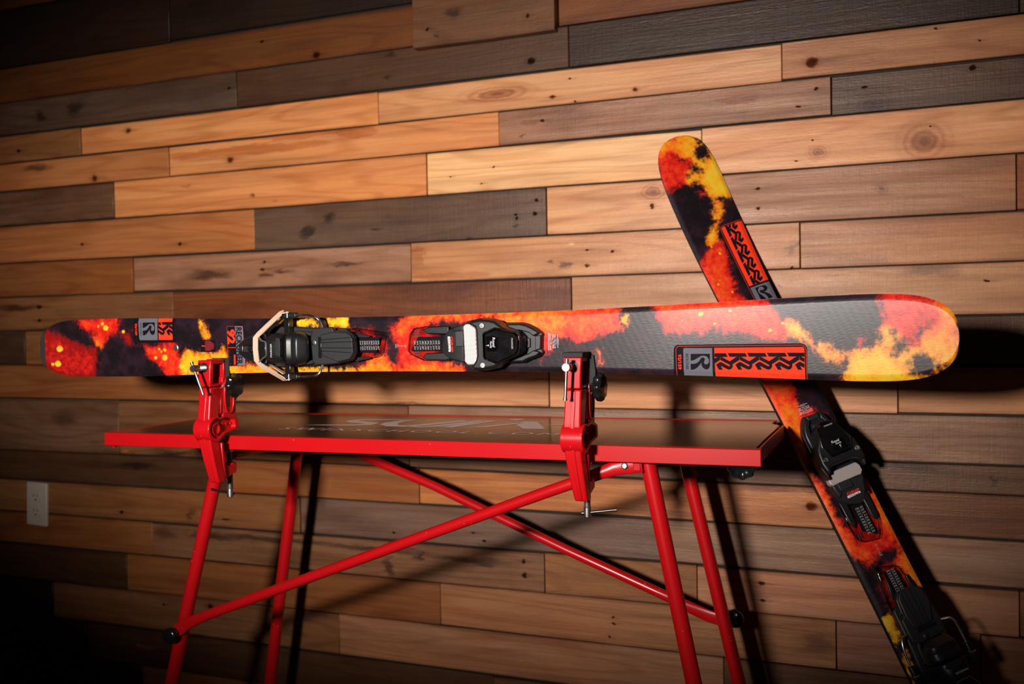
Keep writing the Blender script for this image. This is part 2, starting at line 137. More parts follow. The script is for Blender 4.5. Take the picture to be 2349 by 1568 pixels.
def link(name, me, mat, parent=None, bevel=0.0, seg=2, smooth=35, label=None):
    o = bpy.data.objects.new(name, me)
    COL.objects.link(o)
    if mat is not None:
        me.materials.append(mat)
    if smooth:
        for p in me.polygons:
            p.use_smooth = True
        me.set_sharp_from_angle(angle=math.radians(smooth))
    if bevel:
        b = o.modifiers.new('bevel', 'BEVEL')
        b.width = bevel; b.segments = seg; b.limit_method = 'ANGLE'; b.angle_limit = math.radians(28)
        b.harden_normals = False
        b.use_clamp_overlap = True
    if parent is not None:
        o.parent = parent
    if label:
        o['label'] = label
    return o

def tag(o, label, cat, group=None):
    o['label'] = label; o['category'] = cat
    if group:
        o['group'] = group
    return o

def thing(name, label, cat, loc=(0, 0, 0), group=None):
    o = bpy.data.objects.new(name, None)
    o.empty_display_size = 0.05
    o.location = loc
    COL.objects.link(o)
    return tag(o, label, cat, group)

def copy_tree(o, parent=None):
    c = o.copy(); COL.objects.link(c)
    if parent is not None:
        c.parent = parent
    for ch in list(o.children):
        copy_tree(ch, c)
    return c

_font_cache = {}
def text2d(body, spacing=1.0, bold=0.0):
    """filled outline of a word as flat vertices and faces, scaled to cap height 1 at the origin"""
    key = (body, spacing, bold)
    if key not in _font_cache:
        cu = bpy.data.curves.new('glyphs', 'FONT')
        cu.body = body; cu.space_character = spacing; cu.resolution_u = 3; cu.offset = bold
        ob = bpy.data.objects.new('glyphs', cu); COL.objects.link(ob)
        dg = bpy.context.evaluated_depsgraph_get(); dg.update()
        me = bpy.data.meshes.new_from_object(ob.evaluated_get(dg))
        vs = [(v.co.x, v.co.y) for v in me.vertices]; fs = [tuple(p.vertices) for p in me.polygons]
        x0 = min(v[0] for v in vs); y0 = 0.0; h = 0.69
        vs = [((x - x0) / h, (y - y0) / h) for x, y in vs]
        bpy.data.objects.remove(ob, do_unlink=True); bpy.data.curves.remove(cu); bpy.data.meshes.remove(me)
        _font_cache[key] = (vs, fs)
    return _font_cache[key]

def put_text(mb, body, org, along, up, height, length=None, shear=0.0, fn=None, spacing=1.0, bold=0.0):
    """org: start of baseline (a,b); along, up: unit 2D directions; fn maps (a,b) to 3D"""
    vs, fs = text2d(body, spacing, bold)
    w = max(v[0] for v in vs)
    sx = (length / w) if length else height
    out = []
    for x, y in vs:
        X = x * sx + shear * y * height; Y = y * height
        out.append(fn(org[0] + along[0] * X + up[0] * Y, org[1] + along[1] * X + up[1] * Y))
    mb.add(out, fs)

# ------------------------------------------------------------------ materials
def new_mat(name):
    m = bpy.data.materials.new(name); m.use_nodes = True
    return m, m.node_tree.nodes, m.node_tree.links, m.node_tree.nodes['Principled BSDF']

def srgb(r, g, b):
    f = lambda c: (c / 255 / 12.92) if c <= 10 else ((c / 255 + 0.055) / 1.055) ** 2.4
    return (f(r), f(g), f(b), 1.0)

def plain(name, col, rough=0.5, metal=0.0, spec=0.5, coat=0.0, bump=None, var=0.0):
    m, N, L, P = new_mat(name)
    P.inputs['Base Color'].default_value = col
    P.inputs['Roughness'].default_value = rough
    P.inputs['Metallic'].default_value = metal
    P.inputs['Specular IOR Level'].default_value = spec
    P.inputs['Coat Weight'].default_value = coat
    P.inputs['Coat Roughness'].default_value = 0.08
    tc = N.new('ShaderNodeTexCoord')
    nz = N.new('ShaderNodeTexNoise'); nz.inputs['Scale'].default_value = bump[0] if bump else 60.0
    nz.inputs['Detail'].default_value = 4
    L.new(tc.outputs['Object'], nz.inputs['Vector'])
    mr = N.new('ShaderNodeMapRange')
    mr.inputs[1].default_value = 0.3; mr.inputs[2].default_value = 0.7
    mr.inputs[3].default_value = max(0.02, rough - 0.06); mr.inputs[4].default_value = min(1, rough + 0.06)
    L.new(nz.outputs[0], mr.inputs[0]); L.new(mr.outputs[0], P.inputs['Roughness'])
    if bump:
        b = N.new('ShaderNodeBump'); b.inputs['Strength'].default_value = bump[1]; b.inputs['Distance'].default_value = 0.0006
        L.new(nz.outputs[0], b.inputs['Height']); L.new(b.outputs[0], P.inputs['Normal'])
    return m

def red_paint():
    m, N, L, P = new_mat('red_enamel')
    tc = N.new('ShaderNodeTexCoord')
    n1 = N.new('ShaderNodeTexNoise'); n1.inputs['Scale'].default_value = 9; n1.inputs['Detail'].default_value = 5
    n2 = N.new('ShaderNodeTexNoise'); n2.inputs['Scale'].default_value = 420; n2.inputs['Detail'].default_value = 3
    v = N.new('ShaderNodeTexVoronoi'); v.inputs['Scale'].default_value = 130
    for n in (n1, n2, v):
        L.new(tc.outputs['Object'], n.inputs['Vector'])
    base = N.new('ShaderNodeMix'); base.data_type = 'RGBA'
    base.inputs[6].default_value = (0.48, 0.004, 0.007, 1); base.inputs[7].default_value = (0.55, 0.006, 0.009, 1)
    L.new(n1.outputs[0], base.inputs[0])
    chip = N.new('ShaderNodeMath'); chip.operation = 'LESS_THAN'; chip.inputs[1].default_value = 0.07
    L.new(v.outputs['Distance'], chip.inputs[0])
    th = N.new('ShaderNodeMath'); th.operation = 'GREATER_THAN'; th.inputs[1].default_value = 0.60
    L.new(n1.outputs[0], th.inputs[0])
    mul = N.new('ShaderNodeMath'); mul.operation = 'MULTIPLY'
    L.new(chip.outputs[0], mul.inputs[0]); L.new(th.outputs[0], mul.inputs[1])
    mx = N.new('ShaderNodeMix'); mx.data_type = 'RGBA'; mx.inputs[7].default_value = (0.7, 0.45, 0.42, 1)
    L.new(mul.outputs[0], mx.inputs[0]); L.new(base.outputs[2], mx.inputs[6])
    L.new(mx.outputs[2], P.inputs['Base Color'])
    P.inputs['Roughness'].default_value = 0.26
    P.inputs['Specular IOR Level'].default_value = 0.5
    b = N.new('ShaderNodeBump'); b.inputs['Strength'].default_value = 0.05; b.inputs['Distance'].default_value = 0.0004
    L.new(n2.outputs[0], b.inputs['Height']); L.new(b.outputs[0], P.inputs['Normal'])
    return m

def clear_plastic(name, tint=(0.93, 0.90, 0.90, 1), rough=0.03, amt=0.9):
    m, N, L, P = new_mat(name)
    out = N['Material Output']
    tr = N.new('ShaderNodeBsdfTransparent'); tr.inputs[0].default_value = tint
    gl = N.new('ShaderNodeBsdfGlossy'); gl.inputs['Roughness'].default_value = rough
    fr = N.new('ShaderNodeFresnel'); fr.inputs[0].default_value = 1.5
    mul = N.new('ShaderNodeMath'); mul.operation = 'MULTIPLY_ADD'; mul.inputs[1].default_value = amt; mul.inputs[2].default_value = 0.015
    L.new(fr.outputs[0], mul.inputs[0])
    mix = N.new('ShaderNodeMixShader')
    L.new(mul.outputs[0], mix.inputs[0]); L.new(tr.outputs[0], mix.inputs[1]); L.new(gl.outputs[0], mix.inputs[2])
    L.new(mix.outputs[0], out.inputs['Surface'])
    return m

M = {}
M['red'] = red_paint()
M['plastic'] = plain('black_plastic', (0.009, 0.009, 0.010, 1), 0.38, bump=(900, 0.06))
M['plastic_grey'] = plain('charcoal_plastic', (0.014, 0.0135, 0.016, 1), 0.48, bump=(1200, 0.10))
M['gloss_black'] = plain('gloss_black_plastic', (0.008, 0.008, 0.009, 1), 0.18)
M['rubber'] = plain('black_rubber', (0.012, 0.011, 0.011, 1), 0.75, bump=(700, 0.5))
M['chrome'] = plain('chrome_wire', (0.80, 0.84, 0.92, 1), 0.24, 1.0)
M['zinc'] = plain('zinc_steel', (0.55, 0.54, 0.53, 1), 0.34, 1.0)
M['dark_steel'] = plain('dark_steel', (0.16, 0.15, 0.15, 1), 0.38, 1.0)
M['band'] = plain('cream_rubber', (0.62, 0.44, 0.33, 1), 0.62)
M['base'] = plain('black_ski_base', (0.010, 0.009, 0.010, 1), 0.45)
M['steel_edge'] = plain('steel_edge', (0.06, 0.055, 0.055, 1), 0.5, 1.0)
M['print_red'] = plain('red_ink', (0.90, 0.045, 0.014, 1), 0.6, spec=0.04)
M['print_black'] = plain('black_ink', (0.007, 0.006, 0.009, 1), 0.6, spec=0.04)
M['print_grey'] = plain('grey_ink', (0.125, 0.125, 0.15, 1), 0.6, spec=0.04)
M['print_white'] = plain('white_ink', (0.72, 0.68, 0.74, 1), 0.5)
M['print_dim'] = plain('dim_red_ink', (0.16, 0.004, 0.006, 1), 0.5)
M['scale_ink'] = plain('pale_scale_ink', (0.42, 0.38, 0.37, 1), 0.5)
M['logo_ink'] = plain('worn_logo_ink', (0.95, 0.84, 0.86, 1), 0.35, spec=0.5)
M['clear'] = clear_plastic('clear_plastic', (0.86, 0.82, 0.84, 1), 0.05, 1.0)
M['window'] = clear_plastic('clear_window', (0.80, 0.78, 0.80, 1), 0.03, 1.3)
M['outlet'] = plain('ivory_plastic', (0.42, 0.36, 0.30, 1), 0.42)
M['outlet_dark'] = plain('outlet_slot', (0.02, 0.015, 0.012, 1), 0.6)

def board_top():
    m, N, L, P = new_mat('worn_dark_laminate')
    tc = N.new('ShaderNodeTexCoord'); mp = N.new('ShaderNodeMapping'); mp.inputs['Scale'].default_value = (6, 40, 6)
    L.new(tc.outputs['Object'], mp.inputs[0])
    n = N.new('ShaderNodeTexNoise'); n.inputs['Scale'].default_value = 3; n.inputs['Detail'].default_value = 6
    L.new(mp.outputs[0], n.inputs['Vector'])
    cr = N.new('ShaderNodeValToRGB')
    cr.color_ramp.elements[0].position = 0.3; cr.color_ramp.elements[0].color = (0.055, 0.034, 0.024, 1)
    cr.color_ramp.elements[1].position = 0.75; cr.color_ramp.elements[1].color = (0.10, 0.062, 0.043, 1)
    L.new(n.outputs[0], cr.inputs[0]); L.new(cr.outputs[0], P.inputs['Base Color'])
    P.inputs['Roughness'].default_value = 0.17
    P.inputs['Specular IOR Level'].default_value = 0.5
    n3 = N.new('ShaderNodeTexNoise'); n3.inputs['Scale'].default_value = 300
    L.new(tc.outputs['Object'], n3.inputs['Vector'])
    b = N.new('ShaderNodeBump'); b.inputs['Strength'].default_value = 0.04; b.inputs['Distance'].default_value = 0.0003
    L.new(n3.outputs[0], b.inputs['Height']); L.new(b.outputs[0], P.inputs['Normal'])
    return m
M['board'] = board_top()

def afd_metal():
    m, N, L, P = new_mat('wavy_cast_metal')
    P.inputs['Base Color'].default_value = (0.50, 0.44, 0.41, 1); P.inputs['Metallic'].default_value = 0.3
    P.inputs['Roughness'].default_value = 0.42
    tc = N.new('ShaderNodeTexCoord')
    sep = N.new('ShaderNodeSeparateXYZ'); L.new(tc.outputs['Object'], sep.inputs[0])
    sn = N.new('ShaderNodeMath'); sn.operation = 'MULTIPLY'; sn.inputs[1].default_value = 900.0
    L.new(sep.outputs[1], sn.inputs[0])
    s2 = N.new('ShaderNodeMath'); s2.operation = 'SINE'; L.new(sn.outputs[0], s2.inputs[0])
    s3 = N.new('ShaderNodeMath'); s3.operation = 'MULTIPLY_ADD'; s3.inputs[1].default_value = 0.0007
    L.new(s2.outputs[0], s3.inputs[0]); L.new(sep.outputs[0], s3.inputs[2])
    s4 = N.new('ShaderNodeMath'); s4.operation = 'MULTIPLY'; s4.inputs[1].default_value = 2400.0
    L.new(s3.outputs[0], s4.inputs[0])
    s5 = N.new('ShaderNodeMath'); s5.operation = 'SINE'; L.new(s4.outputs[0], s5.inputs[0])
    b = N.new('ShaderNodeBump'); b.inputs['Strength'].default_value = 0.25; b.inputs['Distance'].default_value = 0.0005
    L.new(s5.outputs[0], b.inputs['Height']); L.new(b.outputs[0], P.inputs['Normal'])
    return m
M['afd'] = afd_metal()

# ---- reclaimed timber: one node group, one material per kind of plank
def wood_group():
    g = bpy.data.node_groups.new('reclaimed_timber', 'ShaderNodeTree')
    I = g.interface
    I.new_socket('Tone', in_out='INPUT', socket_type='NodeSocketColor')
    I.new_socket('Seed', in_out='INPUT', socket_type='NodeSocketFloat')
    I.new_socket('Dirt', in_out='INPUT', socket_type='NodeSocketFloat')
    I.new_socket('Color', in_out='OUTPUT', socket_type='NodeSocketColor')
    I.new_socket('Height', in_out='OUTPUT', socket_type='NodeSocketFloat')
    I.new_socket('Rough', in_out='OUTPUT', socket_type='NodeSocketFloat')
    N, L = g.nodes, g.links
    gi = N.new('NodeGroupInput'); go = N.new('NodeGroupOutput')
    tc = N.new('ShaderNodeTexCoord')
    off = N.new('ShaderNodeCombineXYZ')
    k1 = N.new('ShaderNodeMath'); k1.operation = 'MULTIPLY'; k1.inputs[1].default_value = 37.0
    L.new(gi.outputs['Seed'], k1.inputs[0])
    for i in range(3):
        L.new(k1.outputs[0], off.inputs[i])
    ad = N.new('ShaderNodeVectorMath'); ad.operation = 'ADD'
    L.new(tc.outputs['Object'], ad.inputs[0]); L.new(off.outputs[0], ad.inputs[1])
    def mapped(sc):
        v = N.new('ShaderNodeVectorMath'); v.operation = 'MULTIPLY'; v.inputs[1].default_value = sc
        L.new(ad.outputs[0], v.inputs[0]); return v.outputs[0]
    def noise(vec, scale, detail=4, rough=0.55, dist=0.0):
        n = N.new('ShaderNodeTexNoise'); n.inputs['Scale'].default_value = scale
        n.inputs['Detail'].default_value = detail; n.inputs['Roughness'].default_value = rough
        n.inputs['Distortion'].default_value = dist
        L.new(vec, n.inputs['Vector']); return n.outputs[0]
    def rng(v, a, b, c=0.0, d=1.0):
        m = N.new('ShaderNodeMapRange'); m.inputs[1].default_value = a; m.inputs[2].default_value = b
        m.inputs[3].default_value = c; m.inputs[4].default_value = d
        L.new(v, m.inputs[0]); return m.outputs[0]
    def math_(op, a, b):
        m = N.new('ShaderNodeMath'); m.operation = op
        for i, q in enumerate((a, b)):
            if isinstance(q, (int, float)): m.inputs[i].default_value = q
            else: L.new(q, m.inputs[i])
        return m.outputs[0]
    # growth rings: contour lines of a long stretched field give the cathedral figure
    field = noise(mapped((0.9, 4, 9.0)), 1.0, 2, 0.45, 0.25)
    rings = math_('SINE', math_('MULTIPLY', field, 75.0), 0)
    rings = rng(rings, 0.25, 1.0)
    fibre = noise(mapped((5, 40, 260)), 1.0, 4, 0.6)
    streak = noise(mapped((2.2, 10, 42)), 1.0, 5, 0.6)
    blotch = noise(mapped((4.0, 4, 9.0)), 1.0, 5, 0.6)
    saw = noise(mapped((150, 10, 9)), 1.0, 4, 0.65, 1.2)
    fine = noise(mapped((90, 90, 300)), 1.0, 3, 0.6)
    def mixc(fac, c1, c2, mode='MIX'):
        m = N.new('ShaderNodeMix'); m.data_type = 'RGBA'; m.blend_type = mode
        if isinstance(fac, (int, float)): m.inputs[0].default_value = fac
        else: L.new(fac, m.inputs[0])
        for i, c in ((6, c1), (7, c2)):
            if isinstance(c, tuple): m.inputs[i].default_value = c
            else: L.new(c, m.inputs[i])
        return m.outputs[2]
    tone = gi.outputs['Tone']
    lat = mixc(1.0, tone, (0.70, 0.56, 0.44, 1), 'MULTIPLY')
    c = mixc(math_('MULTIPLY', rings, 0.45), tone, lat)
    c = mixc(rng(streak, 0.42, 0.68, 0, 0.75), c, mixc(1.0, c, (0.62, 0.52, 0.45, 1), 'MULTIPLY'))
    c = mixc(rng(fibre, 0.40, 0.70, 0.0, 0.5), c, mixc(1.0, c, (1.25, 1.22, 1.2, 1), 'MULTIPLY'))
    c = mixc(math_('MULTIPLY', rng(blotch, 0.45, 0.70), gi.outputs['Dirt']), c, mixc(1.0, c, (0.42, 0.38, 0.38, 1), 'MULTIPLY'))
    c = mixc(math_('MULTIPLY', rng(saw, 0.5, 0.8, 0, 0.28), gi.outputs['Dirt']), c, mixc(1.0, c, (0.72, 0.66, 0.62, 1), 'MULTIPLY'))
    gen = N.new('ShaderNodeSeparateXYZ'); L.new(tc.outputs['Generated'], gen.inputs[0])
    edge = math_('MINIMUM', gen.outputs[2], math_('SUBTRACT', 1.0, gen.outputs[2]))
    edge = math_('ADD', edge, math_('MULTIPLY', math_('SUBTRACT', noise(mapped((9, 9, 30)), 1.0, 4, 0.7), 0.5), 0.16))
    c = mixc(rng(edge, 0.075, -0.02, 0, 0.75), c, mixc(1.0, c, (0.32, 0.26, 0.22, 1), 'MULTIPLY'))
    drift = noise(mapped((2.4, 3, 16.0)), 1.0, 4, 0.6, 0.5)
    c = mixc(rng(drift, 0.42, 0.62, 0, 0.5), c, mixc(1.0, c, (0.98, 0.76, 0.56, 1), 'MULTIPLY'))
    scr = noise(mapped((14, 10, 150)), 1.0, 3, 0.75)
    c = mixc(math_('MULTIPLY', rng(scr, 0.60, 0.72), gi.outputs['Dirt']), c, mixc(1.0, c, (0.5, 0.46, 0.44, 1), 'MULTIPLY'))
    c = mixc(math_('MULTIPLY', rng(scr, 0.38, 0.28), 0.3), c, mixc(1.0, c, (1.3, 1.25, 1.2, 1), 'MULTIPLY'))
    L.new(c, go.inputs['Color'])
    h = math_('ADD', math_('MULTIPLY', fibre, 0.5), math_('MULTIPLY', fine, 0.35))
    h = math_('ADD', h, math_('MULTIPLY', math_('MULTIPLY', saw, gi.outputs['Dirt']), 0.45))
    h = math_('ADD', h, math_('MULTIPLY', blotch, 1.2))
    L.new(h, go.inputs['Height'])
    r = rng(streak, 0.3, 0.7, 0.36, 0.54)
    L.new(r, go.inputs['Rough'])
    return g
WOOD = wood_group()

def wood_mat(name, tone, dirt, seed, feats=()):
    lum = 0.3 * tone[0] + 0.6 * tone[1] + 0.1 * tone[2]
    tone = tuple(max(0.002, lum + (t - lum) * 1.06) for t in tone[:3]) + (1.0,)
    m, N, L, P = new_mat(name)
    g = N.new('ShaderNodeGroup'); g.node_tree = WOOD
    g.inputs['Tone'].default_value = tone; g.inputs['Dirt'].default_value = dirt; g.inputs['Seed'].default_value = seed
    col = g.outputs['Color']; hgt = g.outputs['Height']; spec = None
    tc = N.new('ShaderNodeTexCoord')
    def warped(scale, amount):
        v = N.new('ShaderNodeVectorMath'); v.operation = 'MULTIPLY'; v.inputs[1].default_value = scale
        L.new(tc.outputs['Object'], v.inputs[0])
        n = N.new('ShaderNodeTexNoise'); n.inputs['Scale'].default_value = 1.0; n.inputs['Detail'].default_value = 4
        n.inputs['Roughness'].default_value = 0.65
        L.new(v.outputs[0], n.inputs['Vector'])
        w = N.new('ShaderNodeVectorMath'); w.operation = 'MULTIPLY_ADD'; w.inputs[1].default_value = amount
        w.inputs[2].default_value = tuple(-q / 2 for q in amount)
        L.new(n.outputs['Color'], w.inputs[0])
        ad = N.new('ShaderNodeVectorMath'); ad.operation = 'ADD'
        L.new(tc.outputs['Object'], ad.inputs[0]); L.new(w.outputs[0], ad.inputs[1])
        return ad.outputs[0]
    if feats:
        small, large = warped((60, 60, 130), (.016, 0, .008)), warped((14, 14, 45), (.09, 0, .030))
    def ramp(v, lo, hi, top):
        mr = N.new('ShaderNodeMapRange'); mr.interpolation_type = 'SMOOTHSTEP'
        for i_, t_ in enumerate((lo, hi, top, 0.0)): mr.inputs[i_ + 1].default_value = t_
        L.new(v, mr.inputs[0]); return mr.outputs[0]
    def radial(src, x, z, rx, rz):
        sb = N.new('ShaderNodeVectorMath'); sb.operation = 'SUBTRACT'; sb.inputs[1].default_value = (x, 0, z)
        L.new(src, sb.inputs[0])
        ml = N.new('ShaderNodeVectorMath'); ml.operation = 'MULTIPLY'; ml.inputs[1].default_value = (1 / rx, 0, 1 / rz)
        L.new(sb.outputs[0], ml.inputs[0])
        ln = N.new('ShaderNodeVectorMath'); ln.operation = 'LENGTH'; L.new(ml.outputs[0], ln.inputs[0])
        return ln.outputs[1]
    def stain(col, fac, tint):
        ti = N.new('ShaderNodeMix'); ti.data_type = 'RGBA'; ti.blend_type = 'MULTIPLY'; ti.inputs[0].default_value = 1.0
        ti.inputs[7].default_value = tint
        L.new(col, ti.inputs[6])
        mx = N.new('ShaderNodeMix'); mx.data_type = 'RGBA'
        L.new(fac, mx.inputs[0]); L.new(col, mx.inputs[6]); L.new(ti.outputs[2], mx.inputs[7])
        return mx.outputs[2]
    for k, x, z, rx, rz in feats:
        big = k in 'sSoO'
        d0 = radial(large if big else small, x, z, rx, rz)
        if k in 'hk':
            # a smear along the grain, a halo, then the dark core
            col = stain(col, ramp(radial(small, x + rx * .8, z, rx * 4.5, rz * .75), 0.1, 1.1, 0.5), (0.42, 0.34, 0.30, 1))
            if k == 'k':
                col = stain(col, ramp(d0, 0.4, 1.9, 0.55), (0.55, 0.34, 0.22, 1))
            fac = ramp(d0, 0.35, 0.95, 0.92)
            col = stain(col, fac, (0.09, 0.06, 0.05, 1) if k == 'h' else (0.20, 0.11, 0.08, 1))
            sm = N.new('ShaderNodeMath'); sm.operation = 'MULTIPLY_ADD'; sm.inputs[1].default_value = -0.36
            L.new(fac, sm.inputs[0])
            if spec is None: sm.inputs[2].default_value = 0.36
            else: L.new(spec, sm.inputs[2])
            sm.use_clamp = True; spec = sm.outputs[0]
            sbt = N.new('ShaderNodeMath'); sbt.operation = 'MULTIPLY_ADD'; sbt.inputs[1].default_value = -2.5
            L.new(fac, sbt.inputs[0]); L.new(hgt, sbt.inputs[2]); hgt = sbt.outputs[0]
        elif k == 'K':
            col = stain(col, ramp(d0, 0.2, 2.2, 0.6), (0.70, 0.50, 0.36, 1))
            rg = N.new('ShaderNodeMath'); rg.operation = 'MULTIPLY'; rg.inputs[1].default_value = 13.0
            L.new(d0, rg.inputs[0])
            sn = N.new('ShaderNodeMath'); sn.operation = 'SINE'; L.new(rg.outputs[0], sn.inputs[0])
            ma = N.new('ShaderNodeMath'); ma.operation = 'MULTIPLY_ADD'; ma.inputs[1].default_value = 0.5; ma.inputs[2].default_value = 0.4
            L.new(sn.outputs[0], ma.inputs[0])
            mm = N.new('ShaderNodeMath'); mm.operation = 'MULTIPLY'
            L.new(ma.outputs[0], mm.inputs[0]); L.new(ramp(d0, 0.5, 2.0, 0.6), mm.inputs[1])
            col = stain(col, mm.outputs[0], (0.45, 0.27, 0.17, 1))
            col = stain(col, ramp(d0, 0.15, 0.9, 0.6), (0.35, 0.20, 0.13, 1))
        else:
            lo, hi, top = {'s': (0.25, 1.25, 0.85), 'S': (0.2, 1.3, 0.72), 'o': (0.7, 1.0, 0.6), 'O': (0.7, 1.0, 0.8), 'w': (0.6, 1.0, 0.8)}[k]
            col = stain(col, ramp(d0, lo, hi, top), {'s': (0.20, 0.17, 0.17, 1), 'S': (0.32, 0.27, 0.25, 1), 'o': (0.70, 0.44, 0.28, 1),
                                                     'O': (2.2, 1.7, 0.9, 1), 'w': (1.5, 1.7, 1.9, 1)}[k])
    L.new(col, P.inputs['Base Color']); L.new(g.outputs['Rough'], P.inputs['Roughness'])
    P.inputs['Specular IOR Level'].default_value = 0.36
    if spec is not None: L.new(spec, P.inputs['Specular IOR Level'])
    b = N.new('ShaderNodeBump'); b.inputs['Strength'].default_value = 0.75; b.inputs['Distance'].default_value = 0.0016
    L.new(hgt, b.inputs['Height']); L.new(b.outputs[0], P.inputs['Normal'])
    return m

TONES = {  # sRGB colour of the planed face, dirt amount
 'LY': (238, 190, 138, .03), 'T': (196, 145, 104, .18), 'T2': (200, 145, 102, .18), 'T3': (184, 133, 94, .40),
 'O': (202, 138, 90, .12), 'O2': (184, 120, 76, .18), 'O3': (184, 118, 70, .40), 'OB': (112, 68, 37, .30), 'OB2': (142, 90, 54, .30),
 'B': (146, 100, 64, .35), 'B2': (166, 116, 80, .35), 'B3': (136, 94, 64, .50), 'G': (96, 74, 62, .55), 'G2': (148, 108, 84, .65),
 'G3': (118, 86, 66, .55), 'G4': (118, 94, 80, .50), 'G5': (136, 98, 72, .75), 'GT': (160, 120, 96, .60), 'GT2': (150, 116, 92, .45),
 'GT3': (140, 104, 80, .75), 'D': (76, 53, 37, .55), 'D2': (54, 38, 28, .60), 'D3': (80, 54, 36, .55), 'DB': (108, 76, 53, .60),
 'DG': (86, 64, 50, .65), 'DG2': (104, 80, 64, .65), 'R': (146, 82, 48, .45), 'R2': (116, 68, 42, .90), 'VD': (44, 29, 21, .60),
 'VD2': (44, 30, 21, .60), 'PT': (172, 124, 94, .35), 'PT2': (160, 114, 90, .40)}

# ------------------------------------------------------------------ the room: plank wall and floor
wall = MB().box(-3.5, 1.5, 0.006, 0.05, 0.0, H + 1.20)
m_back = plain('dark_sheathing', (0.012, 0.008, 0.006, 1), 0.8)
wall_o = wall.build('wall_back', m_back, None, smooth=0)
wall_o['kind'] = 'structure'
wall_o['label'] = 'wall clad in reclaimed mixed tone timber planks'
rng_ = random.Random(11)
shared = {}
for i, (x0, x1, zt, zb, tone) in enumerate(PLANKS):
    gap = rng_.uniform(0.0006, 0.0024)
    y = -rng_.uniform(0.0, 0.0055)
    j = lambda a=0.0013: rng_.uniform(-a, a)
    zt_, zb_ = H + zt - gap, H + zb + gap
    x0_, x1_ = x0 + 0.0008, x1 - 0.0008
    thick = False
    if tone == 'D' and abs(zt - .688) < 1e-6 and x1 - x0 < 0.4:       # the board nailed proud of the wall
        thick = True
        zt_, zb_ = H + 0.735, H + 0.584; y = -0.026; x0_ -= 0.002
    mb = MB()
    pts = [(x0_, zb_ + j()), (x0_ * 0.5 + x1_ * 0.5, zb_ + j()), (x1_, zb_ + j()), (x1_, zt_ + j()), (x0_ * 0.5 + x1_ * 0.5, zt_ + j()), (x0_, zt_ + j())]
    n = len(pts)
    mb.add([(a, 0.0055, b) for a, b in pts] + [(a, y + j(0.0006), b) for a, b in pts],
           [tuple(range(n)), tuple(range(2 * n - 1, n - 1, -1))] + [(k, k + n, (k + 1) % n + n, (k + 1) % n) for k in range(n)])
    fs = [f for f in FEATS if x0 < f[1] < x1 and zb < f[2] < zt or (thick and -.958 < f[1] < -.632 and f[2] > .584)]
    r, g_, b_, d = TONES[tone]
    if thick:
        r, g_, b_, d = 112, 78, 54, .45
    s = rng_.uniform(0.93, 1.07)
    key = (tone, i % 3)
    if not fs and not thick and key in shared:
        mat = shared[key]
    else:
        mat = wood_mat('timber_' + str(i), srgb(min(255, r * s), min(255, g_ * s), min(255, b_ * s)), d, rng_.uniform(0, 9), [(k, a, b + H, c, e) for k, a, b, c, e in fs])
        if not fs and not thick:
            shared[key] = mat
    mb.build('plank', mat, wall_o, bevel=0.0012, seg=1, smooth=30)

def floor_mat():
    m, N, L, P = new_mat('dark_concrete')
    tc = N.new('ShaderNodeTexCoord')
    n = N.new('ShaderNodeTexNoise'); n.inputs['Scale'].default_value = 5; n.inputs['Detail'].default_value = 8
    L.new(tc.outputs['Object'], n.inputs['Vector'])
    cr = N.new('ShaderNodeValToRGB')
    cr.color_ramp.elements[0].color = (0.05, 0.042, 0.036, 1); cr.color_ramp.elements[1].color = (0.11, 0.095, 0.085, 1)
    L.new(n.outputs[0], cr.inputs[0]); L.new(cr.outputs[0], P.inputs['Base Color'])
    P.inputs['Roughness'].default_value = 0.6
    return m
fl = MB().box(-3.5, 1.5, -3.4, 0.05, -0.06, 0.0).build('floor', floor_mat(), None, smooth=0)
fl['kind'] = 'structure'

# ------------------------------------------------------------------ the skis
# own frame of a ski: x from tail to tip, y across, z out of the top sheet
SK_S = [.1, .2, .3, .4, .5, .6, .7, .8, .9, 1., 1.1, 1.2, 1.3, 1.4, 1.44]
SK_W = [.0529, .0537, .0511, .048, .0461, .0451, .0443, .0444, .0451, .0457, .0478, .0506, .0536, .0570, .0575]
S0, S1 = -0.0023, 1.571
_fs = np.linspace(.1, 1.44, 400)
_fw = np.interp(_fs, SK_S, SK_W)
_k = np.ones(41) / 41
_fw = np.convolve(np.pad(_fw, 20, mode='edge'), _k, 'valid')

def half_w(s):
    s = np.asarray(s, float)
    w = np.interp(s, _fs, _fw)
    u = np.clip((s - 1.44) / (S1 - 1.44), 0, 1); w = np.where(s > 1.44, .0575 * (1 - u ** 3.8) ** (1 / 2.7), w)
    u = np.clip((.1 - s) / (.1 - S0), 0, 1); w = np.where(s < .1, .0529 * (1 - u ** 3.2) ** (1 / 2.8), w)
    return w

def rocker(s):
    s = np.asarray(s, float)
    return .042 * np.clip((s - 1.22) / .37, 0, 1) ** 2.2 + .016 * np.clip((.22 - s) / .22, 0, 1) ** 2

def thick(s):
    return np.interp(s, [0, .15, .5, .8, 1.1, 1.45, 1.57], [.005, .007, .012, .0135, .011, .006, .005])

BEV, DROP = .0075, .0028
def top_z(s, y):
    """height of the top sheet, with the sloping shoulder along each edge"""
    w = half_w(s); b = np.minimum(BEV, w * .35 + 1e-6)
    return rocker(s) - DROP * np.clip((np.abs(y) - (w - b)) / b, 0, 1) * np.clip(w / .02, 0, 1)

